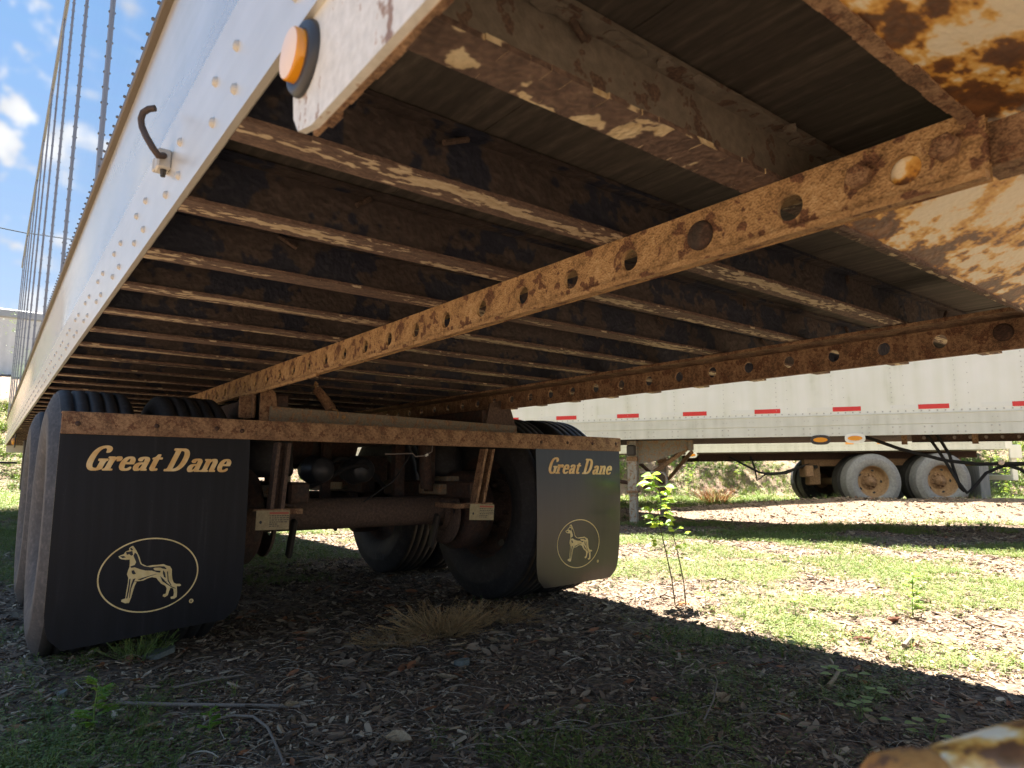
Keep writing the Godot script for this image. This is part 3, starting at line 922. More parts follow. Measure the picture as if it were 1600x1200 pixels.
	var gp := PackedVector2Array([Vector2(0.887, 0.23), Vector2(0.887, 0.03), Vector2(0.893, 0.012), Vector2(0.915, 0.002), Vector2(1.2, -0.002), Vector2(1.6, -0.008), Vector2(2.1, -0.012), Vector2(2.1, 0.23)])
	var up := part_at("sloping_plate", mb().prism(gp, Transform3D(slope, Vector3(0, 1.044, -0.442)), -0.008), M.plate_1, T)
	var pe := mb()
	for k in 40:
		var xa := 0.915 + 0.0296 * k
		var ya := lerpf(1.044, 1.040, k / 40.0)
		pe.bx(xa, xa + 0.0296, ya - 0.003 + rng.randf_range(-0.0015, 0.001), ya + 0.006, -0.4475 - 0.008 * k / 40.0, -0.4405 - 0.008 * k / 40.0 + rng.randf_range(0.0, 0.0015))
	obj("worn_edge", pe, M.flange_near, up)
	part_at("angle_iron", mb().bx(0.888, 0.94, 1.052, 1.058, -0.262, 0.05, 0.001).bx(0.888, 0.894, 1.058, 1.105, -0.262, 0.05, 0.001), M.bar_rust, T)
	# rear impact guard low behind the sill
	var ig := mb(1).tube([Vector3(0.338, 0.546, -0.142), Vector3(0.343, 0.548, -0.138), Vector3(0.35, 0.550, -0.132), Vector3(0.373, 0.558, -0.113), Vector3(0.43, 0.574, -0.066), Vector3(0.55, 0.59, 0.0), Vector3(0.8, 0.59, 0.03), Vector3(2.6, 0.59, 0.03)], [0.012, 0.024, 0.03, 0.031, 0.032, 0.04, 0.045, 0.045], 28)
	var guard := part_at("impact_guard", ig, M.guard_paint, T)
	obj("end_lug", mb(1).tube([Vector3(0.318, 0.551, -0.16), Vector3(0.321, 0.551, -0.157), Vector3(0.327, 0.552, -0.152), Vector3(0.34, 0.553, -0.141), Vector3(0.36, 0.553, -0.128)], [0.008, 0.018, 0.024, 0.026, 0.022], 24), M.rust_orange, guard)
	bogie(T)
	# landing gear far in front
	for x in [0.42, 2.5]:
		var lg := mb()
		lg.bx(x - 0.07, x + 0.07, 0.45, 1.1, -11.07, -10.93, 0.01)
		lg.bx(x - 0.05, x + 0.05, 0.04, 0.45, -11.05, -10.95, 0.005)
		lg.bx(x - 0.12, x + 0.12, 0.0, 0.035, -11.12, -10.88, 0.005)
		lg.tube([Vector3(x, 0.6, -11), Vector3(x, 1.08, -10.3)], 0.03, 6)
		lg.tube([Vector3(x, 0.6, -11), Vector3(x, 1.08, -11.7)], 0.03, 6)
		part_at("landing_leg", lg, M.iron, T)
	part_at("cross_brace", mb().tube([Vector3(0.42, 0.85, -11), Vector3(2.5, 0.62, -11)], 0.025, 6), M.iron, T)
	part_at("cross_brace", mb().tube([Vector3(0.42, 0.62, -11.06), Vector3(2.5, 0.85, -11.06)], 0.025, 6), M.iron, T)
	part_at("crank", mb().tube([Vector3(0.3, 0.8, -11.0), Vector3(0.1, 0.8, -11.0), Vector3(0.06, 0.72, -11.0), Vector3(0.0, 0.66, -11.0)], 0.015, 6), M.iron, T)
	var fm2 := part_at("front_marker", mb(1).lathe([Vector2(0.035, 0.02), Vector2(0.04, 0.0), Vector2(0.035, -0.02), Vector2(0.0, -0.028)], Transform3D(Basis(), Vector3(0.215, 1.03, -9.6)), 20, true), M.amber_lens, T)
	obj("mount", mb().bx(0.218, 0.23, 0.96, 1.12, -9.52, -9.68, 0.002), M.iron, fm2)

func bogie(T: Node3D) -> void:
	# wheels, outer and inner of each pair
	for az in [AXZ, AXZ - 1.245]:
		wheel(T, Vector3(0.305, 0.51, az) - T.position, false, M.tyre_rubber, M.tyre_dusty, M.rim_cream, -0.02)
		wheel(T, Vector3(0.645, 0.51, az) - T.position, true, M.tyre_rubber, M.tyre_rubber, M.dark_rust, -0.02)
		wheel(T, Vector3(2.345, 0.51, az) - T.position, false, M.tyre_rubber, M.tyre_rubber, M.dark_rust, -0.02)
		wheel(T, Vector3(2.675, 0.51, az) - T.position, true, M.tyre_rubber, M.tyre_dusty, M.rim_cream, -0.02)
	# axles with spider plates and drums
	for az in [AXZ, AXZ - 1.245]:
		var ax := part_at("axle", mb(1).tube([Vector3(0.9, 0.5, az), Vector3(2.1, 0.5, az)], 0.075, 28), M.drum_rust, T)
		for s in [0, 1]:
			var x := 1.02 if s == 0 else 1.97
			var dir := -1.0 if s == 0 else 1.0
			var sp := mb(2)
			var tr := Transform3D(Basis() if s == 1 else Basis(Vector3.UP, PI), Vector3(x, 0.485, az + 0.02))
			sp.lathe([Vector2(0.076, -0.03), Vector2(0.088, -0.022), Vector2(0.092, -0.008)], tr, 32, true)
			sp.smooth(3)
			sp.lathe([Vector2(0.092, -0.008), Vector2(0.158, -0.006), Vector2(0.165, 0.0), Vector2(0.165, 0.01)], tr, 40, true)
			obj("spider_plate", sp, M.drum_rust, ax)
			obj("spider_hole", mb().prism(ellipse(0.012, 0.034, 16), Transform3D(Basis(Vector3.UP, -PI / 2 if s == 1 else PI / 2), Vector3(x - dir * 0.0085, 0.52, az + 0.145)), 0.002), M.black_print, ax)
			var dr := mb(1).lathe([Vector2(0.06, 0.05), Vector2(0.19, 0.055), Vector2(0.21, 0.075), Vector2(0.21, 0.20), Vector2(0.195, 0.22)], Transform3D(Basis() if s == 1 else Basis(Vector3.UP, PI), Vector3(x, 0.5, az)), 44, true)
			obj("brake_drum", dr, M.dark_rust, ax)
			# slack adjuster and brake chamber
			obj("slack_arm", mb().box(Transform3D(Basis(Vector3(1, 0, 0), 0.35), Vector3(x - dir * 0.10, 0.40, az + 0.1)), Vector3(0.012, 0.09, 0.02), 0.006), M.iron, ax)
			obj("brake_chamber", mb(1).lathe([Vector2(0.0, -0.13), Vector2(0.055, -0.128), Vector2(0.066, -0.115), Vector2(0.068, -0.02), Vector2(0.078, -0.015), Vector2(0.078, 0.0), Vector2(0.068, 0.005), Vector2(0.064, 0.07), Vector2(0.05, 0.085), Vector2(0.0, 0.09)], Transform3D(Basis(Vector3.UP, PI / 2), Vector3(x - dir * 0.36, 0.71, az - 0.33)), 24, true), M.black_rubber, ax)
		for s in [0, 1]:
			var x := 1.06 if s == 0 else 1.98
			# spring seat, air bag, trailing arm
			obj("trailing_arm", mb().bx(x - 0.045, x + 0.045, 0.565, 0.655, az + 0.34, az - 0.62, 0.01), M.dark_rust, ax)
			obj("spring_seat", mb().bx(x - 0.09, x + 0.09, 0.585, 0.64, az - 0.11, az + 0.11, 0.006).bx(x - 0.03, x + 0.05, 0.64, 0.68, az - 0.05, az + 0.09, 0.006), M.beige_paint, ax)
	# air bags behind the rear axle
	for x in [1.06, 2.04]:
		var ab := mb(1).lathe([Vector2(0.08, 0.672), Vector2(0.11, 0.68), Vector2(0.128, 0.71), Vector2(0.13, 0.76), Vector2(0.123, 0.79), Vector2(0.128, 0.815), Vector2(0.12, 0.85), Vector2(0.10, 0.868)], Transform3D(Basis(Vector3(0, 0, 1), PI / 2), Vector3(x, 0.0, AXZ - 0.14)), 32)
		part_at("air_bag", ab, M.tyre_rubber, T)
	# slider side members under the rails with end plates, and the rear cross piece
	for s in [0, 1]:
		var x0 := 0.895 if s == 0 else 2.0
		var sm := mb().bx(x0, x0 + 0.10, 0.875, 1.022, -2.86, -5.2, 0.004)
		var side := part_at("slider_frame", sm, M.dark_rust, T)
		var ep := mb()
		if s == 0:
			ep.prism(poly([0, 0, 0, 118, 20, 135, 45, 138, 62, 120, 70, 60, 72, 0], 0.001, Vector2(0.872, 0.905)), Transform3D(Basis(), Vector3(0, 0, -2.858)), 0.012)
			ep.bx(0.80, 0.868, 0.92, 1.01, -2.90, -2.885, 0.003)
			ep.bx(0.846, 0.856, 0.92, 1.028, -2.99, -2.86, 0.002)
		else:
			ep.prism(poly([0, 0, 30, 130, 95, 150, 130, 148, 160, 120, 205, 0], 0.001, Vector2(2.01, 0.925)), Transform3D(Basis(), Vector3(0, 0, -2.858)), 0.012)
		obj("end_plate", ep, M.bar_rust if s == 0 else M.drum_rust, side)
	part_at("lock_rod", mb(1).tube([Vector3(0.845, 1.022, -2.96), Vector3(0.852, 1.026, -2.85), Vector3(0.858, 1.028, -2.2)], 0.008, 8), M.rail_rust, T)
	part_at("rear_cross_piece", mb().box(Transform3D(Basis(Vector3(0, 0, 1), -0.018), Vector3(1.56, 0.925, -2.845)), Vector3(0.65, 0.034, 0.006), 0.002).box(Transform3D(Basis(Vector3(0, 0, 1), -0.018), Vector3(1.56, 0.895, -2.89)), Vector3(0.65, 0.005, 0.045), 0.001), M.beige_paint, T)
	part_at("mid_cross_piece", mb().bx(0.99, 2.0, 0.93, 1.02, -4.0, -4.02).bx(0.99, 2.0, 0.9, 0.985, -3.45, -3.47).bx(1.0, 2.0, 0.72, 0.86, -4.9, -4.95), M.dark_rust, T)
	# pull spring with its hook
	var sp := part_at("pull_spring", mb(1).tube([Vector3(1.142, 1.066, -2.93), Vector3(1.17, 1.02, -2.9), Vector3(1.19, 0.975, -2.87)], [0.02, 0.023, 0.023], 14), M.bar_rust, T)
	obj("hook", mb(1).tube([Vector3(1.192, 0.975, -2.866), Vector3(1.206, 0.972, -2.848), Vector3(1.208, 0.955, -2.836), Vector3(1.205, 0.935, -2.836)], 0.004, 6).tube([Vector3(1.142, 1.066, -2.93), Vector3(1.135, 1.085, -2.935), Vector3(1.14, 1.1, -2.94), Vector3(1.15, 1.09, -2.94)], 0.006, 6), M.rail_rust, sp)
	var hb := mb(1).dome(Vector3(1.235, 0.942, -2.838), Vector3(0, 0, 1), 0.011, 0.01, 8)
	part_at("bolt", hb, M.rail_rust, T)
	for l in [
		[[Vector3(1.03, 0.94, -3.1), Vector3(1.08, 0.99, -3.05), Vector3(1.16, 1.01, -3.0), Vector3(1.26, 1.0, -3.0), Vector3(1.34, 0.97, -3.02), Vector3(1.36, 0.93, -3.0)], 0.005],
		[[Vector3(1.2, 0.95, -2.95), Vector3(1.3, 0.985, -2.98), Vector3(1.4, 0.975, -3.0), Vector3(1.42, 0.93, -2.98)], 0.005],
		[[Vector3(1.62, 0.86, -2.9), Vector3(1.60, 0.77, -2.9), Vector3(1.55, 0.66, -2.95), Vector3(1.42, 0.56, -3.0)], 0.004],
		[[Vector3(1.72, 0.85, -2.88), Vector3(1.71, 0.80, -2.87), Vector3(1.67, 0.78, -2.87), Vector3(1.62, 0.775, -2.87), Vector3(1.61, 0.79, -2.88), Vector3(1.5, 0.785, -2.95)], 0.003],
		[[Vector3(1.35, 0.62, -3.5), Vector3(1.5, 0.72, -3.4), Vector3(1.6, 0.74, -3.4), Vector3(1.72, 0.66, -3.45)], 0.014],
		[[Vector3(1.35, 0.66, -3.6), Vector3(1.5, 0.77, -3.5), Vector3(1.62, 0.77, -3.5), Vector3(1.78, 0.62, -3.5)], 0.012]]:
		part_at("air_line", mb(1).tube(l[0], l[1], 7), M.cable_grey if l[1] < 0.0035 else M.hose_black, T)
	part_at("seal_clip", mb().box(Transform3D(Basis(Vector3(0, 0, 1), 0.5), Vector3(1.675, 0.783, -2.86)), Vector3(0.008, 0.005, 0.004), 0.001), M.tape_white, T)
	# air tank
	var tk := part_at("air_tank", mb(1).lathe([Vector2(0.0, 0.0), Vector2(0.05, 0.004), Vector2(0.09, 0.02), Vector2(0.108, 0.05), Vector2(0.112, 0.08), Vector2(0.112, 0.6), Vector2(0.1, 0.63), Vector2(0.06, 0.65), Vector2(0.0, 0.66)], Transform3D(Basis(), Vector3(1.05, 0.855, -3.75)), 32), M.dark_rust, T)
	obj("strap", mb(1).lathe([Vector2(0.1145, 0.36), Vector2(0.1145, 0.39)], Transform3D(Basis(), Vector3(1.05, 0.855, -3.75)), 32), M.iron, tk)
	# hangers, struts and plumbing in the dark between the axles
	for q in [[1.44, 1.49, 0.55, 0.88, -3.6, -3.56], [1.74, 1.80, 0.55, 0.92, -3.35, -3.3], [1.86, 1.90, 0.6, 0.9, -3.2, -3.15], [1.5, 2.0, 0.64, 0.80, -3.95, -3.9], [0.98, 1.2, 0.70, 0.88, -3.95, -3.9]]:
		part_at("hanger", mb().bx(q[0], q[1], q[2], q[3], q[4], q[5], 0.004), M.dark_rust, T)
	part_at("slack_rod", mb(1).tube([Vector3(1.2, 0.56, -3.9), Vector3(1.34, 0.66, -3.9), Vector3(1.46, 0.58, -3.95)], 0.014, 8), M.dark_rust, T)
	part_at("shock_absorber", mb(1).tube([Vector3(1.80, 0.86, -3.1), Vector3(1.83, 0.62, -3.12)], 0.032, 14), M.dark_rust, T)
	# the hanger bar with the mud flaps
	var bz := -2.65
	var bar := part_at("flap_bar", mb().bx(0.179, 2.80, 0.821, 0.895, bz, bz - 0.006, 0.0015).bx(0.179, 2.80, 0.889, 0.895, bz - 0.0062, bz - 0.05, 0.001).bx(0.179, 2.80, 0.821, 0.827, bz - 0.0062, bz - 0.03, 0.001), M.bar_rust, T)
	for p in [Vector2(0.225, 0.855), Vector2(0.46, 0.857), Vector2(0.66, 0.857), Vector2(0.75, 0.852), Vector2(2.22, 0.855), Vector2(2.40, 0.857), Vector2(2.58, 0.857), Vector2(2.76, 0.862)]:
		obj("bolt", mb(1).dome(Vector3(p.x, p.y, bz), Vector3(0, 0, 1), 0.009, 0.005, 8), M.dark_rust, bar)
	for s in [0, 1]:
		var top := Vector3(0.91, 0.815, bz - 0.07) if s == 0 else Vector3(1.925, 0.815, bz - 0.07)
		var bot := Vector3(0.893, 0.555, bz - 0.07) if s == 0 else Vector3(1.868, 0.555, bz - 0.07)
		var hm := mb()
		for q in [0.0, 0.042]:
			var o := Vector3(q, 0, 0)
			hm.oquad(top + o, top + o + Vector3(0.014, 0, 0), bot + o + Vector3(0.014, 0, 0), bot + o, top + o + Vector3(0, 0, -1))
			hm.oquad(top + o + Vector3(0, 0, -0.05), top + o, bot + o, bot + o + Vector3(0, 0, -0.05), top + o + Vector3(1, 0, 0))
			hm.oquad(top + o + Vector3(0.014, 0, -0.05), top + o + Vector3(0.014, 0, 0), bot + o + Vector3(0.014, 0, 0), bot + o + Vector3(0.014, 0, -0.05), top + o + Vector3(-1, 0, 0))
			hm.oquad(top + o + Vector3(0, 0, -0.05), top + o + Vector3(0.014, 0, -0.05), bot + o + Vector3(0.014, 0, -0.05), bot + o + Vector3(0, 0, -0.05), top + o + Vector3(0, 0, 1))
		hm.oquad(top + Vector3(0.01, 0, -0.045), top + Vector3(0.05, 0, -0.045), bot + Vector3(0.05, 0, -0.045), bot + Vector3(0.01, 0, -0.045), top + Vector3(0, 0, -1))
		var st := part_at("flap_bar_post", hm, M.drum_rust if s == 0 else M.bar_rust, T)
		var cx := 0.902 if s == 0 else 1.90
		obj("foot_plate", mb().bx(cx - 0.075, cx + 0.068, 0.548, 0.555, bz - 0.12, bz - 0.066, 0.001).bx(cx - 0.12 if s else cx + 0.05, cx - 0.05 if s else cx + 0.13, 0.53, 0.553, bz - 0.30, bz - 0.09, 0.002), M.bar_rust, st)
		warning_tag(T, Vector3(cx, 0.512, bz - 0.062), 0.13 if s == 0 else 0.142, 0.075, -0.02 if s == 0 else -0.05)
	mud_flap(T, 0.1785, 0.605, 0.132, bz - 0.0065, false)
	mud_flap(T, 2.189, 0.602, 0.131, bz - 0.0065, true)
	# embossed size mark on the inner front tyre
	var f := SystemFont.new()
	f.font_names = PackedStringArray(["Droid Sans"])
	f.font_weight = 700
	var em := mb()
	letters(em, "AT55", f, -0.07, 0.07, -0.028, 0.05, 0.0, 0.002)
	var e := part_at("tyre_lettering", em, M.tyre_dusty, T)
	e.position = Vector3(2.198, 0.51 - 0.385, AXZ - 1.245 + 0.09) - T.position
	e.rotation = Vector3(0, -PI / 2, 0)
	e.rotate_object_local(Vector3(0, 0, 1), PI)

func warning_tag(T: Node3D, c: Vector3, w: float, h: float, tilt: float) -> void:
	var b := Basis(Vector3(0, 0, 1), tilt)
	var t := part_at("warning_tag", mb().box(Transform3D(b, c), Vector3(w / 2, h / 2, 0.0015), 0.0005), M.tag_face, T)
	var pr := mb()
	var red := mb()
	var q := Transform3D(b, c + Vector3(0, 0, 0.0021))
	red.box(q * Transform3D(Basis(), Vector3(w * 0.18, h * 0.36, 0)), Vector3(w * 0.29, h * 0.055, 0.0002))
	for k in 6:   # lines of small print too worn to read
		var x := -w * 0.1
		while x < w * 0.44:
			var l := rng.randf_range(0.03, 0.09) * w
			pr.box(q * Transform3D(Basis(), Vector3(x + l / 2, h * (0.22 - 0.105 * k), 0)), Vector3(l / 2, h * 0.02, 0.0002))
			x += l + 0.02 * w
			if k > 3 and x > w * 0.15:
				break
	pr.prism(ellipse(0.005, 0.006, 12, Vector2(-w * 0.36, -h * 0.1)), q, 0.0003)
	obj("print", pr, M.black_print, t)
	obj("heading", red, M.tag_red, t)

func mud_flap(T: Node3D, x0: float, w: float, y0: float, z: float, right: bool) -> void:
	var y1 := 0.835
	# outline with rounded lower corners, bowed a little like old rubber
	var m := mb(1)
	var nx := 14
	var ny := 18
	var grid := []
	for j in ny + 1:
		var row := []
		for i in nx + 1:
			var u := i / float(nx)
			var v := j / float(ny)
			var y := lerpf(y1, y0 + (0.034 * u if not right else 0.006 * u), v)
			var half := w / 2.0
			var d := y - (y0 + 0.02 * u) 
			var inset := 0.0
			if v > 0.82:
				var q := clampf((v - 0.82) / 0.18, 0, 1)
				inset = 0.055 * (1.0 - sqrt(maxf(0.0, 1.0 - q * q)))
			var x := x0 + half + (u - 0.5) * 2.0 * (half - inset)
			var bow := 0.012 * sin(v * 2.6) + (0.016 if right else 0.006) * v * v * cos(u * 3.4 - 0.4) - (0.02 * v * v if right else 0.008 * v * v)
			row.append(Vector3(x, y, z + bow * (1.0 if v > 0.08 else v / 0.08)))
		grid.append(row)
	for s in [0.0, -0.007]:
		m.smooth(1 if s == 0.0 else 2)
		for j in ny:
			for i in nx:
				var a: Vector3 = grid[j][i] + Vector3(0, 0, s)
				var b: Vector3 = grid[j][i + 1] + Vector3(0, 0, s)
				var c: Vector3 = grid[j + 1][i + 1] + Vector3(0, 0, s)
				var d2: Vector3 = grid[j + 1][i] + Vector3(0, 0, s)
				if s == 0.0:
					m.quad(a, d2, c, b)
				else:
					m.quad(a, b, c, d2)
	m.smooth(-1)
	var rim := []
	for i in nx + 1: rim.append(grid[0][i])
	for j in range(1, ny + 1): rim.append(grid[j][nx])
	for i in range(nx - 1, -1, -1): rim.append(grid[ny][i])
	for j in range(ny - 1, -1, -1): rim.append(grid[j][0])
	for i in rim.size() - 1:
		m.oquad(rim[i], rim[i + 1], rim[i + 1] + Vector3(0, 0, -0.007), rim[i] + Vector3(0, 0, -0.007), grid[ny / 2][nx / 2])
	var fl := part_at("mud_flap", m, M.flap_glossy if right else M.flap_rubber, T)
	tag(fl, "glossier right mud flap hanging in front of sunlit weeds" if right else "matt black left mud flap reaching almost to the ground", "")
	# print, laid on the bowed rubber
	var surf := func(p: Vector3) -> Vector3:
		var v := clampf((y1 - p.y) / (y1 - y0), 0, 1)
		var u := clampf((p.x - x0) / w, 0, 1)
		var fj := minf(v * ny, ny - 0.001)
		var fi := minf(u * nx, nx - 0.001)
		var j := int(fj)
		var i := int(fi)
		var za := lerpf(grid[j][i].z, grid[j][i + 1].z, fi - i)
		var zb := lerpf(grid[j + 1][i].z, grid[j + 1][i + 1].z, fi - i)
		return Vector3(p.x, p.y, lerpf(za, zb, fj - j) + p.z)
	var fs := SystemFont.new()
	fs.font_names = PackedStringArray(["Droid Serif"])
	fs.font_weight = 700
	var f := fs
	var ox := x0
	var oy := 0.82
	if right:
		oy = 0.815
	var tx := mb()
	var sh := 0.42
	var tx_n := 0
	var b := -0.119 + oy
	for o in [Vector2(0, 0), Vector2(-0.0022, 0.0009), Vector2(0.0022, -0.0009), Vector2(-0.0012, -0.0012), Vector2(0.0012, 0.0012)]:   # bold weight
		var zz: float = 0.0012 + 0.00005 * tx_n
		letters(tx, "G", f, ox + 0.071 + o.x, ox + 0.160 + o.x, b + o.y + 0.001, 0.082, sh, zz)
		letters(tx, "reat", f, ox + 0.126 + o.x, ox + 0.312 + o.x, b + o.y + 0.0005, 0.056, sh, zz + 0.0004)
		letters(tx, "D", f, ox + 0.314 + o.x, ox + 0.404 + o.x, b + o.y, 0.079, sh, zz)
		letters(tx, "ane", f, ox + 0.386 + o.x, ox + 0.543 + o.x, b + o.y - 0.0025, 0.046, sh, zz + 0.0004)
		tx_n += 1
	obj("lettering", warp(tx, surf), M.gold_letters, fl)
	# emblem: a standing dog in a ring
	var cx := x0 + (0.292 if not right else 0.287)
	var cy := 0.70 - 0.352 - (0.0 if not right else 0.012)
	var rg := mb()
	ring(rg, 0.151, 0.120, 0.0045, Transform3D(Basis(), Vector3(cx, cy, 0.0012)))
	obj("ring", warp(rg, surf), M.gold_print, fl)
	var off := Vector2(cx - 0.0045, cy)
	var dog := mb()
	for pl in [
		[-94,69,-87,72,-79,75,-74,83,-64,87,-64,94,-58,99,-53,101,-47,93,-41,83,-37,75,-30,60,-27,48,-22,39,-26,33,-39,25,-59,31,-59,45,-60,56,-73,56,-86,59,-92,64],
		[-22,39,-6,30,11,32,31,32,45,33,56,27,66,24,73,13,74,-4,67,-28,44,-26,26,-12,12,-8,-1,-11,-14,-17,-27,-18,-45,-18,-60,-4,-65,8,-62,22,-59,31,-39,25,-26,33],
		[-60,-4,-45,-18,-34,-20,-39,-32,-44,-55,-47,-71,-52,-87,-63,-87,-76,-80,-75,-74,-64,-71,-63,-49,-60,-21],
		[44,-26,26,-12,33,-22,42,-33,56,-41,61,-51,59,-68,51,-70,50,-76,57,-80,66,-74,69,-62,73,-49,67,-37],
		[74,-4,77,-21,82,-33,90,-38,102,-39,107,-44,102,-47,93,-46,95,-67,95,-83,87,-88,77,-88,75,-81,84,-79,85,-68,82,-53,73,-49,58,-33,61,-13]]:
		dog.prism(poly(pl, 0.001, off), Transform3D(Basis(), Vector3(0, 0, 0.0012)), 0.0)
	obj("emblem", warp(dog, surf), M.gold_print, fl)
	var dk := mb()
	for pl in [
		[-46,78,-39,72,-32,53,-27,39,-16,31,3,26,32,27,48,25,55,18,55,15,43,18,36,22,18,23,14,20,19,14,38,11,36,5,26,7,10,14,-10,16,-26,21,-43,29,-54,28,-57,33,-44,37,-40,46,-47,61,-50,68],
		[45,13,51,5,56,-14,50,-12,45,1], [-73,82,-63,82,-54,84,-51,71,-56,68,-63,74,-70,72], [-90,69,-78,69,-72,64,-82,62], [-52,19,-45,20,-38,7,-46,6,-51,11],
		[-57,-9,-53,-7,-54,-40,-58,-71,-62,-72,-59,-47], [-46,-10,-38,-7,-43,-22,-49,-41,-51,-71,-53,-71,-53,-50,-50,-26],
		[37,-6,44,-23,58,-35,77,-49,89,-54,89,-52,74,-44,59,-31,47,-16], [58,7,61,7,65,-23,76,-42,73,-42,62,-25], [-32,-12,-15,-7,20,1,30,2,3,-5,-23,-15], [-62,92,-58,95,-52,88,-56,85]]:
		dk.prism(poly(pl, 0.001, off), Transform3D(Basis(), Vector3(0, 0, 0.0019)), 0.0)
	obj("emblem_shading", warp(dk, surf), M.black_print, fl)
	var rm := mb()
	var rx := cx + 0.139 if not right else cx + 0.15
	var ry := cy - 0.102
	rm.prism(ellipse(0.0075, 0.0075, 20), Transform3D(Basis(), Vector3(rx, ry, 0.0012)), 0.0)
	obj("registered_mark", warp(rm, surf), M.gold_print, fl)
	var rf := mb()
	letters(rf, "R", f, rx - 0.0035, rx + 0.004, ry - 0.004, 0.008, 0.0, 0.0019)
	obj("registered_letter", warp(rf, surf), M.black_print, fl)

func warp(m: Mb, surf: Callable) -> ArrayMesh:
	var arr := m.st.commit_to_arrays()
	var v: PackedVector3Array = arr[Mesh.ARRAY_VERTEX]
	var st := SurfaceTool.new()
	st.begin(Mesh.PRIMITIVE_TRIANGLES)
	st.set_smooth_group(-1)
	for p in v:
		st.add_vertex(surf.call(p))
	st.generate_normals()
	return st.commit()

# ------------------------------------------------------------------ the two trailers beyond
# local axes: +x away from us into the trailer, y up, -z towards its front; origin on the ground under its near wall
func far_wall(T: Node3D, z0: float, z1: float, yb: float, ymid: float, yt: float, seam0: float, pitch: float) -> void:
	obj("side_wall", mb().bx(0.004, 2.59, yt, 4.15, z0, z1), M.trailer_white, T)
	for k in 12:
		var sz := seam0 + pitch * 2.0 * (k - 6)
		if sz > z0 and sz < z1:
			obj("panel_seam", mb().bx(0.0022, 0.0041, yt + 0.002, 4.15, sz - 0.02, sz + 0.02, 0.0008), M.trailer_white, T)
	var rail := obj("base_rail", mb().prism(PackedVector2Array([Vector2(0.0, yb), Vector2(0.0, ymid - 0.004), Vector2(0.004, ymid), Vector2(-0.003, ymid + 0.004), Vector2(-0.003, yt - 0.012), Vector2(-0.009, yt - 0.008), Vector2(-0.009, yt), Vector2(0.05, yt), Vector2(0.05, yb)]), Transform3D(Basis(), Vector3(0, 0, z0)), z1 - z0), M.trailer_rail, T)
	obj("underframe", mb().bx(0.05, 2.58, yb + 0.035, yt - 0.002, z0 + 0.02, z1 - 0.02), M.chassis_dark, T)
	var riv := mb()
	var z := z0 + 0.1
	while z < z1:
		riv.dome(Vector3(-0.004, yt + 0.022, z), Vector3(-1, 0, 0), 0.009, 0.006, 5)
		z += 0.075
	z = seam0
	while z > z0: z -= pitch
	z += pitch
	while z < z1:
		for k in 28:
			riv.dome(Vector3(0.004, yt + 0.07 + k * 0.055, z), Vector3(-1, 0, 0), 0.0065, 0.005, 5)
		for k in 14:
			riv.dome(Vector3(0.004, yt + 0.09 + k * 0.11, z + 0.12), Vector3(-1, 0, 0), 0.0055, 0.004, 5)
		z += pitch
	z = z0 + 0.2
	while z < z1:
		for q in [-0.035, 0.035]:
			riv.dome(Vector3(-0.0, yb + 0.028, z + q), Vector3(-1, 0, 0), 0.009, 0.006, 5)
			riv.dome(Vector3(-0.0, ymid - 0.03, z + q), Vector3(-1, 0, 0), 0.009, 0.006, 5)
			riv.dome(Vector3(-0.003, ymid + 0.05 + 0.3 * absf(q), z + q * 0.6), Vector3(-1, 0, 0), 0.006, 0.004, 5)
		z += 0.305
	tag(obj("rivets", riv, M.rivet_metal, rail), "", "", "", "stuff")

func oval_lamp(called: String, T: Node3D, y: float, z: float, plate: Material) -> void:
	var R := Basis(Vector3(0, 0, 1), Vector3(0, 1, 0), Vector3(-1, 0, 0))
	var pl := PackedVector2Array()
	for p in ellipse(0.105, 0.05, 28):
		pl.append(Vector2(signf(p.x) * pow(absf(p.x) / 0.105, 0.7) * 0.105, signf(p.y) * pow(absf(p.y) / 0.05, 0.7) * 0.055))
	var o := obj(called, mb().prism(pl, Transform3D(R, Vector3(-0.003, y, z)), 0.012), plate, T)
	obj("lens", mb().prism(ellipse(0.075, 0.027, 24), Transform3D(R, Vector3(-0.0152, y, z)), 0.010), M.amber_lens, o)

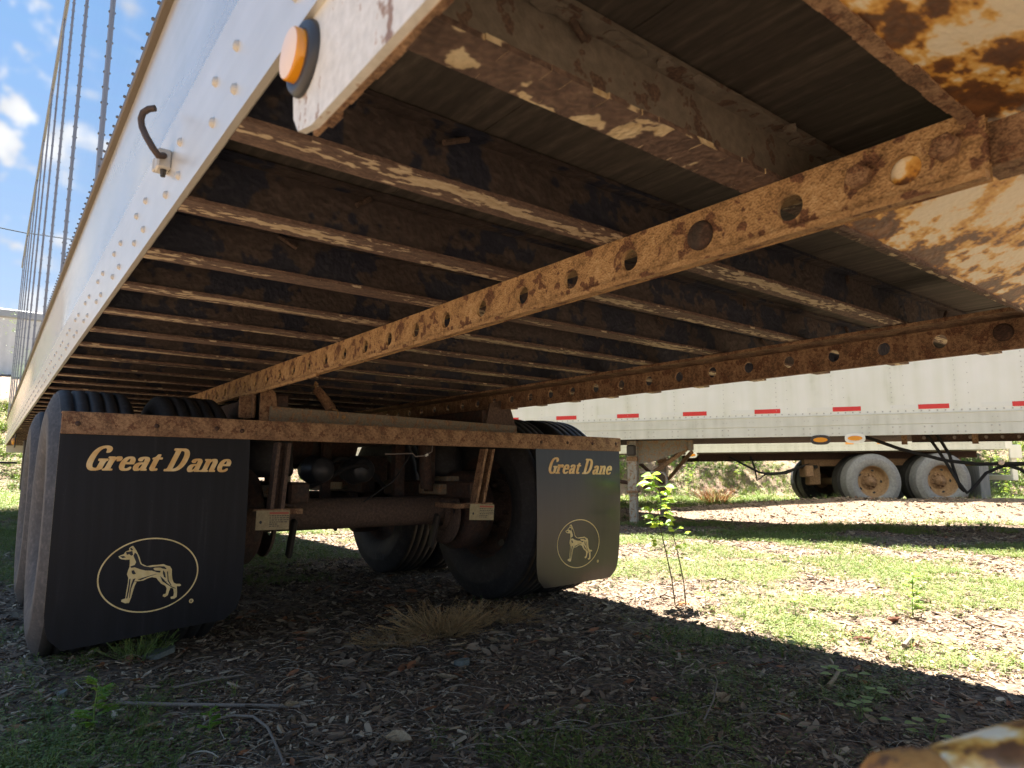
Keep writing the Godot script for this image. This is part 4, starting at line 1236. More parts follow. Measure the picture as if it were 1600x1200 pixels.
func trailer_one() -> void:
	var b := Basis(Vector3(0.886, 0, -0.463), Vector3.UP, Vector3(0.463, 0, 0.886))
	var T := thing("white_trailer", "nearer white box trailer with red and white tape, standing on its landing legs", "trailer", Transform3D(b, Vector3(7.641, 0, -3.995)))
	far_wall(T, -5.6, 9.0, 1.135, 1.252, 1.375, -1.138, 0.604)
	# conspicuity tape, alternating
	var z := 3.351 + 2.55
	while z > -9.0:
		obj("red_tape", mb().bx(0.0008, 0.006, 1.415, 1.466, -z, -z + 0.29), M.tape_red, T)
		obj("white_tape", mb().bx(0.0008, 0.006, 1.415, 1.466, -z - 0.27, -z - 0.003), M.tape_white, T)
		z -= 0.853
	# chassis rails with holes, seen below the base rail towards the rear
	var rl := mb()
	var hz := []
	for k in 33:
		hz.append(5.9 - 0.1524 * k)
	web_cells(rl, 0.62, 1.075, 1.18, hz, 0.02, 0.01, 6.0, 0.9)
	rl.bx(0.60, 0.6198, 1.075, 1.087, 0.9, 6.0)
	obj("slider_rail", rl, M.chassis_dark, T)
	for zz in [0.82, 1.52]:
		obj("rail_bracket", mb().bx(0.585, 0.598, 1.05, 1.17, zz - 0.03, zz + 0.03, 0.002).bx(0.56, 0.5845, 1.05, 1.06, zz - 0.03, zz + 0.03, 0.001), M.chassis_brown, T)
	oval_lamp("marker_lamp", T, 1.092, -0.076, M.iron)
	oval_lamp("marker_lamp", T, 1.105, 0.282, M.trailer_white)
	# drooping air hoses
	var ho := mb(1)
	ho.tube([Vector3(0.5, 1.17, 0.35), Vector3(0.48, 1.0, 0.75), Vector3(0.47, 0.86, 1.2), Vector3(0.48, 0.82, 1.5), Vector3(0.5, 0.83, 2.3), Vector3(0.55, 0.86, 3.6)], 0.02, 8)
	ho.tube([Vector3(0.6, 1.17, 1.05), Vector3(0.5, 0.96, 1.15), Vector3(0.45, 0.80, 1.22), Vector3(0.44, 0.62, 1.3), Vector3(0.45, 0.50, 1.38), Vector3(0.47, 0.56, 1.45), Vector3(0.5, 0.72, 1.58), Vector3(0.55, 0.80, 1.75), Vector3(0.58, 0.85, 2.3)], 0.017, 8)
	ho.tube([Vector3(0.6, 1.17, 1.15), Vector3(0.52, 0.93, 1.25), Vector3(0.48, 0.74, 1.28), Vector3(0.47, 0.56, 1.32), Vector3(0.5, 0.52, 1.36)], 0.017, 8)
	ho.tube([Vector3(0.5, 0.82, 1.75), Vector3(0.5, 0.76, 1.9), Vector3(0.5, 0.66, 2.02), Vector3(0.52, 0.52, 2.06), Vector3(0.6, 0.45, 2.1)], 0.019, 8)
	obj("air_hoses", ho, M.hose_black, T)
	obj("hose_clip", mb(1).dome(Vector3(0.45, 0.835, 1.72), Vector3(-1, 0, 0), 0.03, 0.02, 10), M.faded_lens, T)
	# landing legs
	var lz := -2.378
	for x in [0.35, 2.15]:
		var leg := mb()
		leg.bx(x - 0.065, x + 0.065, 0.46, 1.13, lz - 0.065, lz + 0.065, 0.008)
		leg.bx(x - 0.05, x + 0.05, 0.03, 0.46, lz - 0.05, lz + 0.05, 0.006)
		var lo := obj("landing_leg", leg, M.leg_paint, T)
		obj("collar", mb().bx(x - 0.075, x + 0.075, 0.445, 0.475, lz - 0.075, lz + 0.075, 0.004).bx(x - 0.072, x + 0.072, 0.86, 0.92, lz - 0.072, lz + 0.072, 0.004), M.chassis_brown, lo)
		obj("foot", mb().bx(x - 0.12, x + 0.12, 0.0, 0.03, lz - 0.13, lz + 0.13, 0.006), M.chassis_dark, lo)
	obj("gusset", mb().prism(PackedVector2Array([Vector2(lz + 0.05, 0.82), Vector2(lz + 0.07, 1.13), Vector2(lz + 0.80, 1.13), Vector2(lz + 0.80, 1.04), Vector2(lz + 0.3, 0.86)]), Transform3D(Basis(Vector3(0, 0, 1), Vector3(0, 1, 0), Vector3(-1, 0, 0)), Vector3(0.34, 0, 0)), 0.01).bx(0.30, 0.36, 0.995, 1.13, lz + 0.74, lz + 0.80, 0.004), M.gusset_shaded, T)
	obj("brace", mb().tube([Vector3(0.37, 1.06, lz + 0.76), Vector3(0.45, 0.66, lz + 0.18), Vector3(0.9, 0.5, lz + 0.02)], 0.035, 4).tube([Vector3(0.42, 0.98, lz + 0.76), Vector3(2.1, 0.62, lz + 0.1)], 0.03, 4), M.chassis_brown, T)
	obj("cross_brace", mb().tube([Vector3(0.4, 0.56, lz), Vector3(0.3, 0.62, lz - 0.35), Vector3(0.3, 1.05, lz - 0.9)], 0.03, 6).tube([Vector3(0.4, 0.9, lz), Vector3(2.1, 0.55, lz)], 0.025, 6), M.chassis_dark, T)
	obj("gear_box", mb().bx(0.2, 0.29, 0.93, 1.07, lz - 0.05, lz + 0.06, 0.015), M.iron, T)
	obj("crank", mb(1).tube([Vector3(0.24, 0.71, lz + 0.12), Vector3(0.22, 0.715, lz + 0.36), Vector3(0.22, 0.705, lz + 0.43), Vector3(0.22, 0.67, lz + 0.465), Vector3(0.22, 0.50, lz + 0.475)], 0.016, 8), M.leg_paint, T)
	# its own wheels, out of the frame to the right
	for zz in [4.6, 5.85]:
		wheel(T, Vector3(0.16, 0.51, zz), false, M.tyre_rubber, M.tyre_dusty, M.rim_rust, 0.03)
		wheel(T, Vector3(2.43, 0.51, zz), true, M.tyre_rubber, M.tyre_dusty, M.rim_rust, 0.03)

func trailer_two() -> void:
	var up := Vector3(H2.x * -0.0, 1, 0)
	var zax := (-H2.normalized()).rotated(N2.normalized(), 0.016)
	var xax := -N2.normalized()
	var b := Basis(xax, zax.cross(xax), zax)
	var T := thing("white_trailer", "farthest white trailer, with rusty wheels, parked before the weedy bank", "trailer", Transform3D(b, W1 + Vector3(0, 0.06, 0)))
	far_wall(T, -9.5, 2.42, 1.07, 1.185, 1.29, 0.3, 0.61)
	for z in [-6.6, -5.3, -4.0, -2.72, -1.44, -0.16, 1.12]:
		obj("red_tape", mb().bx(-0.002, 0.0035, 1.325, 1.38, z, z + 0.3), M.tape_red, T)
		obj("white_tape", mb().bx(-0.002, 0.0035, 1.325, 1.38, z + 0.303, z + 0.6), M.tape_white, T)
	for z in [-0.42, 0.16]:
		obj("orange_reflector", mb().bx(-0.0065, -0.0033, 1.19, 1.27, z - 0.06, z + 0.09), M.reflector_orange, T)
	oval_lamp("marker_lamp", T, 1.03, -3.3, M.trailer_white)
	obj("rear_corner", mb().bx(-0.006, 2.58, 1.07, 1.45, 2.42, 2.56, 0.01).bx(-0.004, 0.04, 0.9, 1.15, 2.5, 2.72, 0.01), M.trailer_white, T)
	obj("rear_bumper", mb().bx(0.05, 0.12, 0.5, 1.0, 2.55, 2.65, 0.01).bx(0.1, 2.3, 0.5, 0.6, 2.55, 2.65, 0.01), M.trailer_white, T)
	for zz in [0.0, 1.27]:
		wheel(T, Vector3(0.145, 0.51, zz), false, M.tyre_grey, M.tyre_grey, M.rim_rust, 0.02)
		wheel(T, Vector3(0.485, 0.51, zz), true, M.tyre_rubber, M.tyre_rubber, M.dark_rust, 0.02)
		wheel(T, Vector3(2.10, 0.51, zz), false, M.tyre_rubber, M.tyre_rubber, M.dark_rust, 0.02)
		wheel(T, Vector3(2.44, 0.51, zz), true, M.tyre_rubber, M.tyre_dusty, M.rim_rust, 0.02)
		obj("axle", mb(1).tube([Vector3(0.2, 0.5, zz), Vector3(2.4, 0.5, zz)], 0.075, 16), M.chassis_brown, T)
	obj("slider_rail", mb().bx(0.6, 0.62, 0.93, 1.06, -3.0, 2.3).bx(1.9, 1.92, 0.93, 1.06, -3.0, 2.3), M.chassis_dark, T)
	obj("slider_frame", mb().bx(0.60, 0.72, 0.8, 0.93, -1.0, 2.0, 0.01).bx(0.55, 0.74, 0.45, 0.86, -0.95, -0.72, 0.02).bx(0.3, 0.62, 0.6, 0.82, -1.1, -0.95, 0.02).bx(0.55, 0.74, 0.5, 0.86, 0.55, 0.72, 0.02), M.chassis_brown, T)
	obj("air_hoses", mb(1).tube([Vector3(0.5, 1.0, -2.45), Vector3(0.4, 0.84, -2.2), Vector3(0.35, 0.70, -1.95), Vector3(0.35, 0.66, -1.75), Vector3(0.35, 0.68, -1.45), Vector3(0.38, 0.82, -1.1), Vector3(0.5, 0.80, -0.8)], 0.02, 8).tube([Vector3(0.5, 1.0, -2.05), Vector3(0.4, 0.8, -2.02), Vector3(0.36, 0.55, -2.0), Vector3(0.38, 0.68, -1.8), Vector3(0.4, 0.69, -1.5), Vector3(0.42, 0.78, -1.2), Vector3(0.5, 0.78, -0.8)], 0.018, 8), M.hose_black, T)
	obj("mud_flap", mb().box(Transform3D(Basis(Vector3(1, 0, 0), -0.05), Vector3(0.32, 0.44, 1.95)), Vector3(0.31, 0.33, 0.008), 0.003).box(Transform3D(Basis(Vector3(0, 1, 0), 0.2), Vector3(-0.0, 0.44, 1.99)), Vector3(0.01, 0.33, 0.1), 0.003), M.rubber_grey, T)
	obj("flap_hanger", mb().bx(0.0, 2.5, 0.775, 0.84, 1.93, 1.97, 0.004), M.chassis_brown, T)

# ------------------------------------------------------------------ plants
func leaf(m: Mb, base: Vector3, dir: Vector3, up: Vector3, l: float, w: float, fold := 0.25, droop := 0.2) -> void:
	var s := dir.cross(up).normalized()
	var n := s.cross(dir).normalized()
	var mid := []
	var ed := []
	for k in 6:
		var t := k / 5.0
		mid.append(base + dir * l * t - n * droop * l * t * t)
		var ww := w * sin(PI * pow(t, 0.75)) * 0.5 if k > 0 and k < 5 else 0.0
		ed.append([mid[k] + s * ww + n * ww * fold, mid[k] - s * ww + n * ww * fold])
	for k in 5:
		for q in 2:
			if q == 0:
				m.quad(mid[k], ed[k][0], ed[k + 1][0], mid[k + 1])
			else:
				m.quad(ed[k][1], mid[k], mid[k + 1], ed[k + 1][1])

func rdir(y := 0.0) -> Vector3:
	var a := rng.randf() * TAU
	return Vector3(cos(a), y, sin(a)).normalized()

func saplings() -> void:
	for v in 2:
		var bx := Vector3(2.93, 0, -2.40) if v == 0 else Vector3(2.99, 0, -2.38)
		bx.y = gh(bx.x, bx.z) - 0.01
		var T := thing("sapling", "taller thin sapling with bright three-part leaves, rooted at the shade edge" if v == 0 else "shorter bare-stemmed shoot leaning beside the taller sapling", "sapling", Transform3D(Basis(), bx))
		var pts := []
		var tops := [Vector3(0, 0, 0), Vector3(-0.02, 0.16, -0.005), Vector3(-0.045, 0.30, -0.02), Vector3(-0.06, 0.42, -0.04), Vector3(-0.062, 0.52, -0.055), Vector3(-0.055, 0.62, -0.07), Vector3(-0.06, 0.68, -0.08)] if v == 0 else [Vector3(0, 0, 0), Vector3(-0.006, 0.13, -0.005), Vector3(-0.02, 0.25, -0.02), Vector3(-0.035, 0.34, -0.03), Vector3(-0.06, 0.42, -0.04), Vector3(-0.09, 0.52, -0.05)]
		for p in tops: pts.append(p)
		obj("stem", mb(1).tube(pts, [0.0035, 0.0033, 0.003, 0.0026, 0.002, 0.0017, 0.0012].slice(0, pts.size()), 7), M.stem_brown, T)
		var n := 30 if v == 0 else 9
		for k in n:
			var t := lerpf(0.5 if v else 0.32, 1.0, k / float(n - 1))
			var fi := t * (pts.size() - 1)
			var i := mini(int(fi), pts.size() - 2)
			var p: Vector3 = pts[i].lerp(pts[i + 1], fi - i)
			var d := rdir(rng.randf_range(0.0, 0.5))
			var l := rng.randf_range(0.04, 0.068) * (0.6 if t < 0.5 or v else 1.0)
			var q := p + d * rng.randf_range(0.03, 0.065)
			var m := mb()
			m.tube([p, q], 0.0008, 4, false)
			for a in [-0.95, 0.0, 0.95]:
				var dd := d.rotated(Vector3.UP, a)
				leaf(m, q, (dd + Vector3(0, rng.randf_range(-0.45, 0.25), 0)).normalized(), Vector3(rng.randf_range(-1, 0.6), 0.9, rng.randf_range(-0.6, 1.2)).normalized(), l, l * 0.6)
			obj("leaf", m, M.leaf_green, T)
		if v == 1:
			var m := mb()
			for k in 9:
				leaf(m, Vector3(rng.randf_range(-0.06, 0.02), 0.03, rng.randf_range(-0.03, 0.03)), rdir(0.5), Vector3.UP, 0.04, 0.022, 0.4, 0.6)
			obj("withered_leaves", m, M.dead_leaf_orange, T)

func seedling(p: Vector2, label: String, kind: int, sc: float) -> void:
	var T := thing("weed_plant", label, "weed", Transform3D(Basis(Vector3.UP, rng.randf() * 6.0), Vector3(p.x, gh(p.x, p.y), p.y)))
	if kind == 0:   # a few round leaves on thin stalks
		var st := mb(1)
		for k in 6:
			var d := rdir(0.8)
			var e := d * rng.randf_range(0.03, 0.075) * sc
			e.y = rng.randf_range(0.018, 0.06) * sc
			st.tube([Vector3.ZERO, e * 0.6 + Vector3(0, 0.01, 0), e], 0.0009 * sc, 4, false)
			var m := mb()
			leaf(m, e, Vector3(d.x, 0.1, d.z).normalized(), Vector3.UP, 0.038 * sc, 0.034 * sc, 0.12, 0.1)
			obj("leaf", m, M.leaf_green, T)
		obj("stem", st, M.stem_green, T)
	elif kind == 1:   # rosette of narrow leaves
		obj("stem", mb(1).tube([Vector3.ZERO, Vector3(0, 0.08 * sc, 0)], 0.002 * sc, 5), M.stem_green, T)
		for k in 9:
			var a := TAU * k / 9.0 + rng.randf_range(-0.2, 0.2)
			var m := mb()
			leaf(m, Vector3(0, 0.078 * sc, 0), Vector3(cos(a), rng.randf_range(0.15, 0.7), sin(a)).normalized(), Vector3.UP, 0.075 * sc, 0.016 * sc, 0.3, 0.35)
			obj("leaf", m, M.leaf_green, T)
	else:   # ragged lobed upright weed
		obj("stem", mb(1).tube([Vector3.ZERO, Vector3(0.004, 0.05, 0) * sc, Vector3(-0.004, 0.11, 0) * sc], [0.003 * sc, 0.0025 * sc, 0.0015 * sc], 6), M.stem_green, T)
		for k in 13:
			var y := 0.02 + 0.095 * k / 12.0
			var d := rdir(0.35)
			var m := mb()
			var l := 0.055 * sc * (1.1 - 0.4 * k / 12.0)
			var o := Vector3(0, y * sc, 0)
			leaf(m, o, d, Vector3.UP, l, l * 0.4)
			for q in 3:
				var pp := o + d * l * (0.3 + 0.2 * q)
				for s in [-1, 1]:
					leaf(m, pp, d.rotated(Vector3.UP, s * 0.9), Vector3.UP, l * 0.36, l * 0.2)
			obj("leaf", m, M.leaf_green, T)

func goldenrod(p: Vector3, h: float, label: String, grp := "tall weeds right of the farthest trailer") -> void:
	var T := thing("tall_weed", label, "weed", Transform3D(Basis(), p), grp)
	for s in 3:
		var lean := rdir() * 0.3
		var pts := []
		for k in 6:
			var t := k / 5.0
			pts.append(Vector3(0.08 * s - 0.08, 0, 0.05 * s) + Vector3(lean.x * t * t, h * t * (1.0 - 0.14 * s), lean.z * t * t))
		obj("stem", mb(1).tube(pts, 0.007, 5), M.stem_green, T)
		var m := mb()
		for k in 34:
			var t := 0.2 + 0.8 * k / 33.0
			var fi := t * 5.0
			var i := mini(int(fi), 4)
			leaf(m, pts[i].lerp(pts[i + 1], fi - i), rdir(0.35), Vector3.UP, 0.15 * (1.15 - 0.6 * t), 0.032, 0.3, 0.45)
		obj("foliage", m, M.leaf_green, T)

func dry_tuft(p: Vector2, r: float, h: float, label: String, m_: Material, n: int) -> void:
	var T := thing("dry_plant", label, "dead plant", Transform3D(Basis(), Vector3(p.x, gh(p.x, p.y) - 0.005, p.y)))
	var m := mb()
	for k in n:
		var d := rdir()
		var b := d * r * 0.5 * sqrt(rng.randf())
		var l := h * rng.randf_range(0.4, 1.0)
		var e := b + Vector3(d.x * r * rng.randf_range(-0.2, 1.1), l, d.z * r * rng.randf_range(-0.2, 1.1)) + rdir() * r * 0.3
		var mid := b.lerp(e, 0.5) + rdir() * 0.012
		m.tube([b, mid, e], [minf(0.011 * h, 0.003), minf(0.009 * h, 0.0025), 0.001], 3, false)
		for q in 5:
			var o := b.lerp(e, rng.randf_range(0.3, 1.0))
			var d2 := rdir(rng.randf_range(-0.3, 0.9))
			m.tube([o, o + d2 * rng.randf_range(0.008, 0.03)], [0.0006, 0.0003], 3, false)
			if q < 3:
				leaf(m, o, d2, Vector3.UP, 0.012 * maxf(1.0, h * 5.0), 0.005 * maxf(1.0, h * 5.0), 0.4, 0.5)
	obj("stalks", m, m_, T)

func fallen_leaf(p: Vector2, l: float, w: float, turn: float, curl: float, label: String, mt: Material, roll := 0.0) -> void:
	var m := mb(1)
	var nx := 8
	var ny := 10
	var g := []
	for j in ny + 1:
		var t := j / float(ny)
		var row := []
		var hw := w * 0.5 * pow(sin(PI * pow(clampf(t, 0.001, 0.999), 0.85)), 0.8)
		for i in nx + 1:
			var u := i / float(nx) * 2.0 - 1.0
			var vein := 0.0012 * sin(t * 42.0 - absf(u) * 6.0)
			row.append(Vector3(u * hw * (1.0 - 0.25 * curl * absf(u)), curl * hw * u * u * 1.3 + curl * 0.2 * l * (2 * t - 1) * (2 * t - 1) + vein + 0.003, (t - 0.5) * l))
		g.append(row)
	for s in [0.0, -0.0006]:
		m.smooth(1 if s == 0.0 else 2)
		for j in ny:
			for i in nx:
				var o := Vector3(0, s, 0)
				if s == 0.0:
					m.quad(g[j][i] + o, g[j + 1][i] + o, g[j + 1][i + 1] + o, g[j][i + 1] + o)
				else:
					m.quad(g[j][i] + o, g[j][i + 1] + o, g[j + 1][i + 1] + o, g[j + 1][i] + o)
	m.smooth(3)
	m.tube([Vector3(0, 0.003 + curl * 0.2 * l, -l * 0.5), Vector3(0.004, 0.006 + curl * 0.2 * l, -l * 0.62), Vector3(0.01, 0.004, -l * 0.75)], 0.0011, 5)
	var o := obj("dry_leaf", m, mt)
	o.transform = Transform3D(Basis(Vector3.UP, turn) * Basis(Vector3(0, 0, 1), roll), Vector3(p.x, gh(p.x, p.y) + 0.008, p.y))
	tag(o, label, "leaf")

func stick(called: String, pts2: Array, r0: float, r1: float, label: String, category: String, mt: Material) -> void:
	var pts := []
	var rad := []
	for i in pts2.size():
		var p: Vector3 = pts2[i]
		pts.append(Vector3(p.x, gh(p.x, p.z) + p.y + r0, p.z))
		rad.append(lerpf(r0, r1, i / float(pts2.size() - 1)) * rng.randf_range(0.9, 1.12))
	var o := obj(called, mb(1).tube(pts, rad, 8), mt)
	tag(o, label, category)

func slab(called: String, p: Vector2, sz: Vector3, turn: float, tilt: float, label: String, category: String, mt: Material) -> void:
	var pl := PackedVector2Array()
	for k in 7:
		var a := TAU * k / 7.0 + rng.randf_range(-0.25, 0.25)
		pl.append(Vector2(cos(a) * sz.x * rng.randf_range(0.8, 1.1), sin(a) * sz.z * rng.randf_range(0.8, 1.1)))
	var o := obj(called, mb().prism(pl, Transform3D(Basis(Vector3(1, 0, 0), -PI / 2), Vector3.ZERO), sz.y), mt)
	o.transform = Transform3D(Basis(Vector3.UP, turn) * Basis(Vector3(0, 0, 1), tilt), Vector3(p.x, gh(p.x, p.y) + 0.004, p.y))
	tag(o, label, category)

# ------------------------------------------------------------------ loose cover of the ground
func in_view(x: float, z: float, margin := 0.06) -> bool:
	# is a spot on the ground roughly within what the camera could see, with room at the sides
	var a := atan2(x, -z)
	return z < 0.6 and a > -0.22 and a < 1.52

func green(x: float, z: float) -> float:
	# how thickly green things grow at a spot
	var n := gn.get_noise_2d(x * 1.6 + 40.0, z * 1.6)
	var n3 := gn2.get_noise_2d(x * 0.35, z * 0.35 + 9.0)
	var p := Vector3(x, 0, z) - W1
	var d2 := p.dot(N2)
	var c := 0.0
	if x > 2.6:
		c = 0.50 + n * 1.8 + n3 * 0.6
		c *= smoothstep(2.62, 3.3, x + n * 0.5)
		if z > -1.5: c -= 0.12
		# barer mulch beneath and behind the nearer white trailer
		if d2 > 0.0 and d2 < 4.3: c -= 0.8 * smoothstep(0.0, 0.4, d2) * (1.0 - smoothstep(2.2, 3.2, d2))
		if d2 < 0.2: c = maxf(c, 0.85 + n)
	elif x > 0.05 and z > -5.2:
		c = -0.25 + n * 1.25 + n3 * 0.5 + 0.33 * smoothstep(1.0, 0.5, x) * smoothstep(-3.2, -2.8, z)
		c += 0.55 * exp(-pow((x - 0.15) / 0.32, 2.0)) * smoothstep(-3.2, -2.7, z)   # beside the left wheels
		c += 0.75 * exp(-pow((x - 2.5) / 0.3, 2.0) - pow((z + 2.35) / 0.6, 2.0))     # along the shade edge
		c += 0.55 * exp(-pow((x - 1.05) / 0.25, 2.0) - pow((z + 1.55) / 0.2, 2.0))
		c += 0.4 * exp(-pow((x - 2.3) / 0.3, 2.0) - pow((z + 1.15) / 0.12, 2.0))
	else:
		c = 0.8 + n
		if z > -5.6: c -= 0.5 * (1.0 - (-z - 5.2) / 0.4)
	return clampf(c, 0, 1)

func ground_cover() -> void:
	# wood chips
	var chip_m := []
	for v in 3:
		var m := mb()
		var pl := PackedVector2Array()
		var n := 5 + v
		for k in n:
			var a := TAU * k / n + rng.randf_range(-0.3, 0.3)
			pl.append(Vector2(cos(a) * rng.randf_range(0.7, 1.1), sin(a) * rng.randf_range(0.18, 0.42)))
		m.prism(pl, Transform3D(Basis(Vector3(1, 0, 0), -PI / 2), Vector3.ZERO), 0.22)
		chip_m.append(m.mesh())
	var lx := mb(1)
	for j in 4:
		for i in 4:
			var f := func(a: int, b: int) -> Vector3:
				var u := a / 4.0 * 2 - 1
				var t := b / 4.0
				var hw := 0.36 * sin(PI * clampf(t, 0.02, 0.98))
				return Vector3(u * hw, 0.32 * u * u * hw + 0.35 * (t - 0.4) * (t - 0.4), (t - 0.5) * 2)
			lx.quad(f.call(i, j), f.call(i, j + 1), f.call(i + 1, j + 1), f.call(i + 1, j))
	var litter_m := lx.mesh()
	var xf := [[], [], []]
	var cl := [[], [], []]
	var lxf := []
	var lcl := []
	var N := 220000
	for k in N:
		# denser near the camera
		var r := 0.9 + 13.0 * pow(rng.randf(), 2.1)
		var a := rng.randf_range(-0.12, 1.5)
		var x := r * sin(a)
		var z := -r * cos(a)
		if green(x, z) > 0.75 and rng.randf() < 0.75:
			continue
		var q := Vector3(x, 0, z) - W1
		if q.dot(N2) < 0.3:
			continue
		if gn2.get_noise_2d(x * 0.9 + 3.0, z * 0.9) < -0.12 and rng.randf() < 0.75:
			continue
		var s := rng.randf_range(0.0036, 0.0095) * (1.0 + 0.12 * r) * (1.0 if rng.randf() < 0.9 else rng.randf_range(1.5, 2.8))
		var b := Basis(Vector3.UP, rng.randf() * TAU) * Basis(Vector3(1, 0, 0), rng.randf_range(-0.6, 0.6)) * Basis(Vector3(0, 0, 1), rng.randf_range(-0.5, 0.5))
		var t := rng.randf()
		var c := Color(0.06, 0.041, 0.028).lerp(Color(0.25, 0.175, 0.115), t * t)
		if rng.randf() < 0.16:
			c = Color(0.29, 0.225, 0.15).lerp(Color(0.44, 0.36, 0.26), rng.randf())
		var v := k % 3
		xf[v].append(Transform3D(b.scaled_local(Vector3(s, s, s)), Vector3(x, gh(x, z) + rng.randf_range(0.0, 0.008), z)))
		cl[v].append(c)
	multi("wood_chips", chip_m[0], M.chip, xf[0], cl[0], "small dark bark chips strewn over the ground", "mulch")
	multi("bark_flakes", chip_m[1], M.chip, xf[1], cl[1], "flat bark flakes strewn over the ground", "mulch")
	multi("bark_crumbs", chip_m[2], M.chip, xf[2], cl[2], "crumbs of bark strewn over the ground", "mulch")
	for k in 9000:
		var r := 1.0 + 13.0 * pow(rng.randf(), 1.5)
		var a := rng.randf_range(-0.1, 1.5)
		var x := r * sin(a)
		var z := -r * cos(a)
		var under := x > 1.0 and x < 2.4 and z < -2.0 and z > -4.2
		if not under and rng.randf() < 0.45 and x < 2.5: continue
		var q := Vector3(x, 0, z) - W1
		if q.dot(N2) < -2.0: continue
		var s := rng.randf_range(0.010, 0.026) * (1.0 + 0.05 * r) * (1.45 if under else 1.0)
		var c := Color(0.09, 0.06, 0.04).lerp(Color(0.30, 0.225, 0.15), rng.randf())
		if rng.randf() < 0.15: c = Color(0.24, 0.1, 0.045)
		lxf.append(Transform3D((Basis(Vector3.UP, rng.randf() * TAU) * Basis(Vector3(1, 0, 0), rng.randf_range(-0.4, 0.4)) * Basis(Vector3(0, 0, 1), rng.randf_range(-0.7, 0.7))).scaled_local(Vector3(s, s, s)), Vector3(x, gh(x, z) + rng.randf_range(0.003, 0.012), z)))
		lcl.append(c)
	multi("leaf_litter", litter_m, M.litter, lxf, lcl, "curled dry leaves scattered over the mulch", "leaf litter")
	# fine curved stems
	var tw := mb()
	var tp := []
	for k in 6:
		var t := k / 5.0
		tp.append(Vector3(0.28 * sin(t * 2.2), 0.05 + 0.1 * sin(t * PI), (t - 0.5) * 2.0))
	tw.tube(tp, 0.022, 4, false)
	var txf := []
	var tcl := []
	for k in 7500:
		var r := 1.0 + 6.5 * pow(rng.randf(), 1.7)
		var a := rng.randf_range(-0.1, 1.48)
		var x := r * sin(a)
		var z := -r * cos(a)
		var s := rng.randf_range(0.015, 0.055)
		txf.append(Transform3D((Basis(Vector3.UP, rng.randf() * TAU) * Basis(Vector3(0, 0, 1), rng.randf_range(-1.2, 1.2))).scaled_local(Vector3(s * rng.randf_range(0.6, 1.6), s, s)), Vector3(x, gh(x, z) + 0.006, z)))
		tcl.append(Color(0.16, 0.125, 0.095).lerp(Color(0.42, 0.37, 0.29), rng.randf() * rng.randf()))
	multi("fine_twigs", tw.mesh(), M.twig, txf, tcl, "thin dry stems and curled twigs lying on the mulch", "twigs")
	# low small-leaved weeds and grass
	var wm := []
	for v in 2:
		var m := mb()
		for k in 11:
			var d := rdir(0.0)
			var rr := rng.randf_range(0.05, 0.9)
			var h := rng.randf_range(0.15, 1.0) * (1.0 - 0.4 * rr)
			var o := Vector3(d.x * rr, h, d.z * rr)
			var d2 := rdir(rng.randf_range(-0.2, 0.5))
			var s2 := d2.cross(Vector3.UP).normalized()
			var l := rng.randf_range(0.2, 0.36)
			m.quad(o, o + d2 * l * 0.5 + s2 * l * 0.3, o + d2 * l, o + d2 * l * 0.5 - s2 * l * 0.3)
		for k in 4:
			var d := rdir(0.0)
			var e := Vector3(d.x * 0.5, rng.randf_range(0.5, 1.0), d.z * 0.5)
			m.tri(Vector3(-0.012, 0, 0), Vector3(0.012, 0, 0.01), e)
		wm.append(m.mesh())
	var gm := mb()
	for k in 9:
		var d := rdir(0.0)
		var o := d * rng.randf_range(0.0, 0.3)
		var h := rng.randf_range(0.5, 1.0)
		var w := Vector3(-d.z, 0, d.x) * 0.045
		var mid := o + Vector3(d.x * 0.12, h * 0.6, d.z * 0.12)
		var tip := o + Vector3(d.x * 0.42, h * 0.95, d.z * 0.42)
		gm.tri(o - w, o + w, mid)
		gm.tri(mid - w * 0.7, mid + w * 0.7, tip)
	var grass_m := gm.mesh()
	var wx := [[], []]
	var wc := [[], []]
	var gx := []
	var gc := []
	for k in 320000:
		var far := rng.randf() < 0.45
		var r := (1.0 + 9.0 * pow(rng.randf(), 1.35)) if not far else rng.randf_range(5.0, 30.0)
		var a := rng.randf_range(-0.25, 1.5)
		var x := r * sin(a)
		var z := -r * cos(a)
		var g := green(x, z)
		if rng.randf() > g * g * 1.3: continue
		var near := r < 7.0
		var s := rng.randf_range(0.018, 0.042) * (1.0 if near else minf(1.0 + (r - 7.0) * 0.3, 7.0))
		var c := Color(0.085, 0.13, 0.028).lerp(Color(0.18, 0.23, 0.06), rng.randf())
		if rng.randf() < 0.1: c = Color(0.24, 0.22, 0.07)
		var t := Transform3D(Basis(Vector3.UP, rng.randf() * TAU).scaled_local(Vector3(s, s * rng.randf_range(0.6, 1.3), s)), Vector3(x, gh(x, z), z))
		if k % 3 == 2 or (x > 5.0 and k % 2 == 0):
			gx.append(t)
			gc.append(c)
		else:
			wx[k % 2].append(t)
			wc[k % 2].append(c)
	multi("low_weeds", wm[0], M.weed, wx[0], wc[0], "low small-leaved green weeds spreading over the ground", "weeds")
	multi("creeping_weeds", wm[1], M.weed, wx[1], wc[1], "creeping bright green weeds between the mulch", "weeds")
	multi("grass_tufts", grass_m, M.blade, gx, gc, "short green grass tufts in the sun beyond the trailer", "grass")

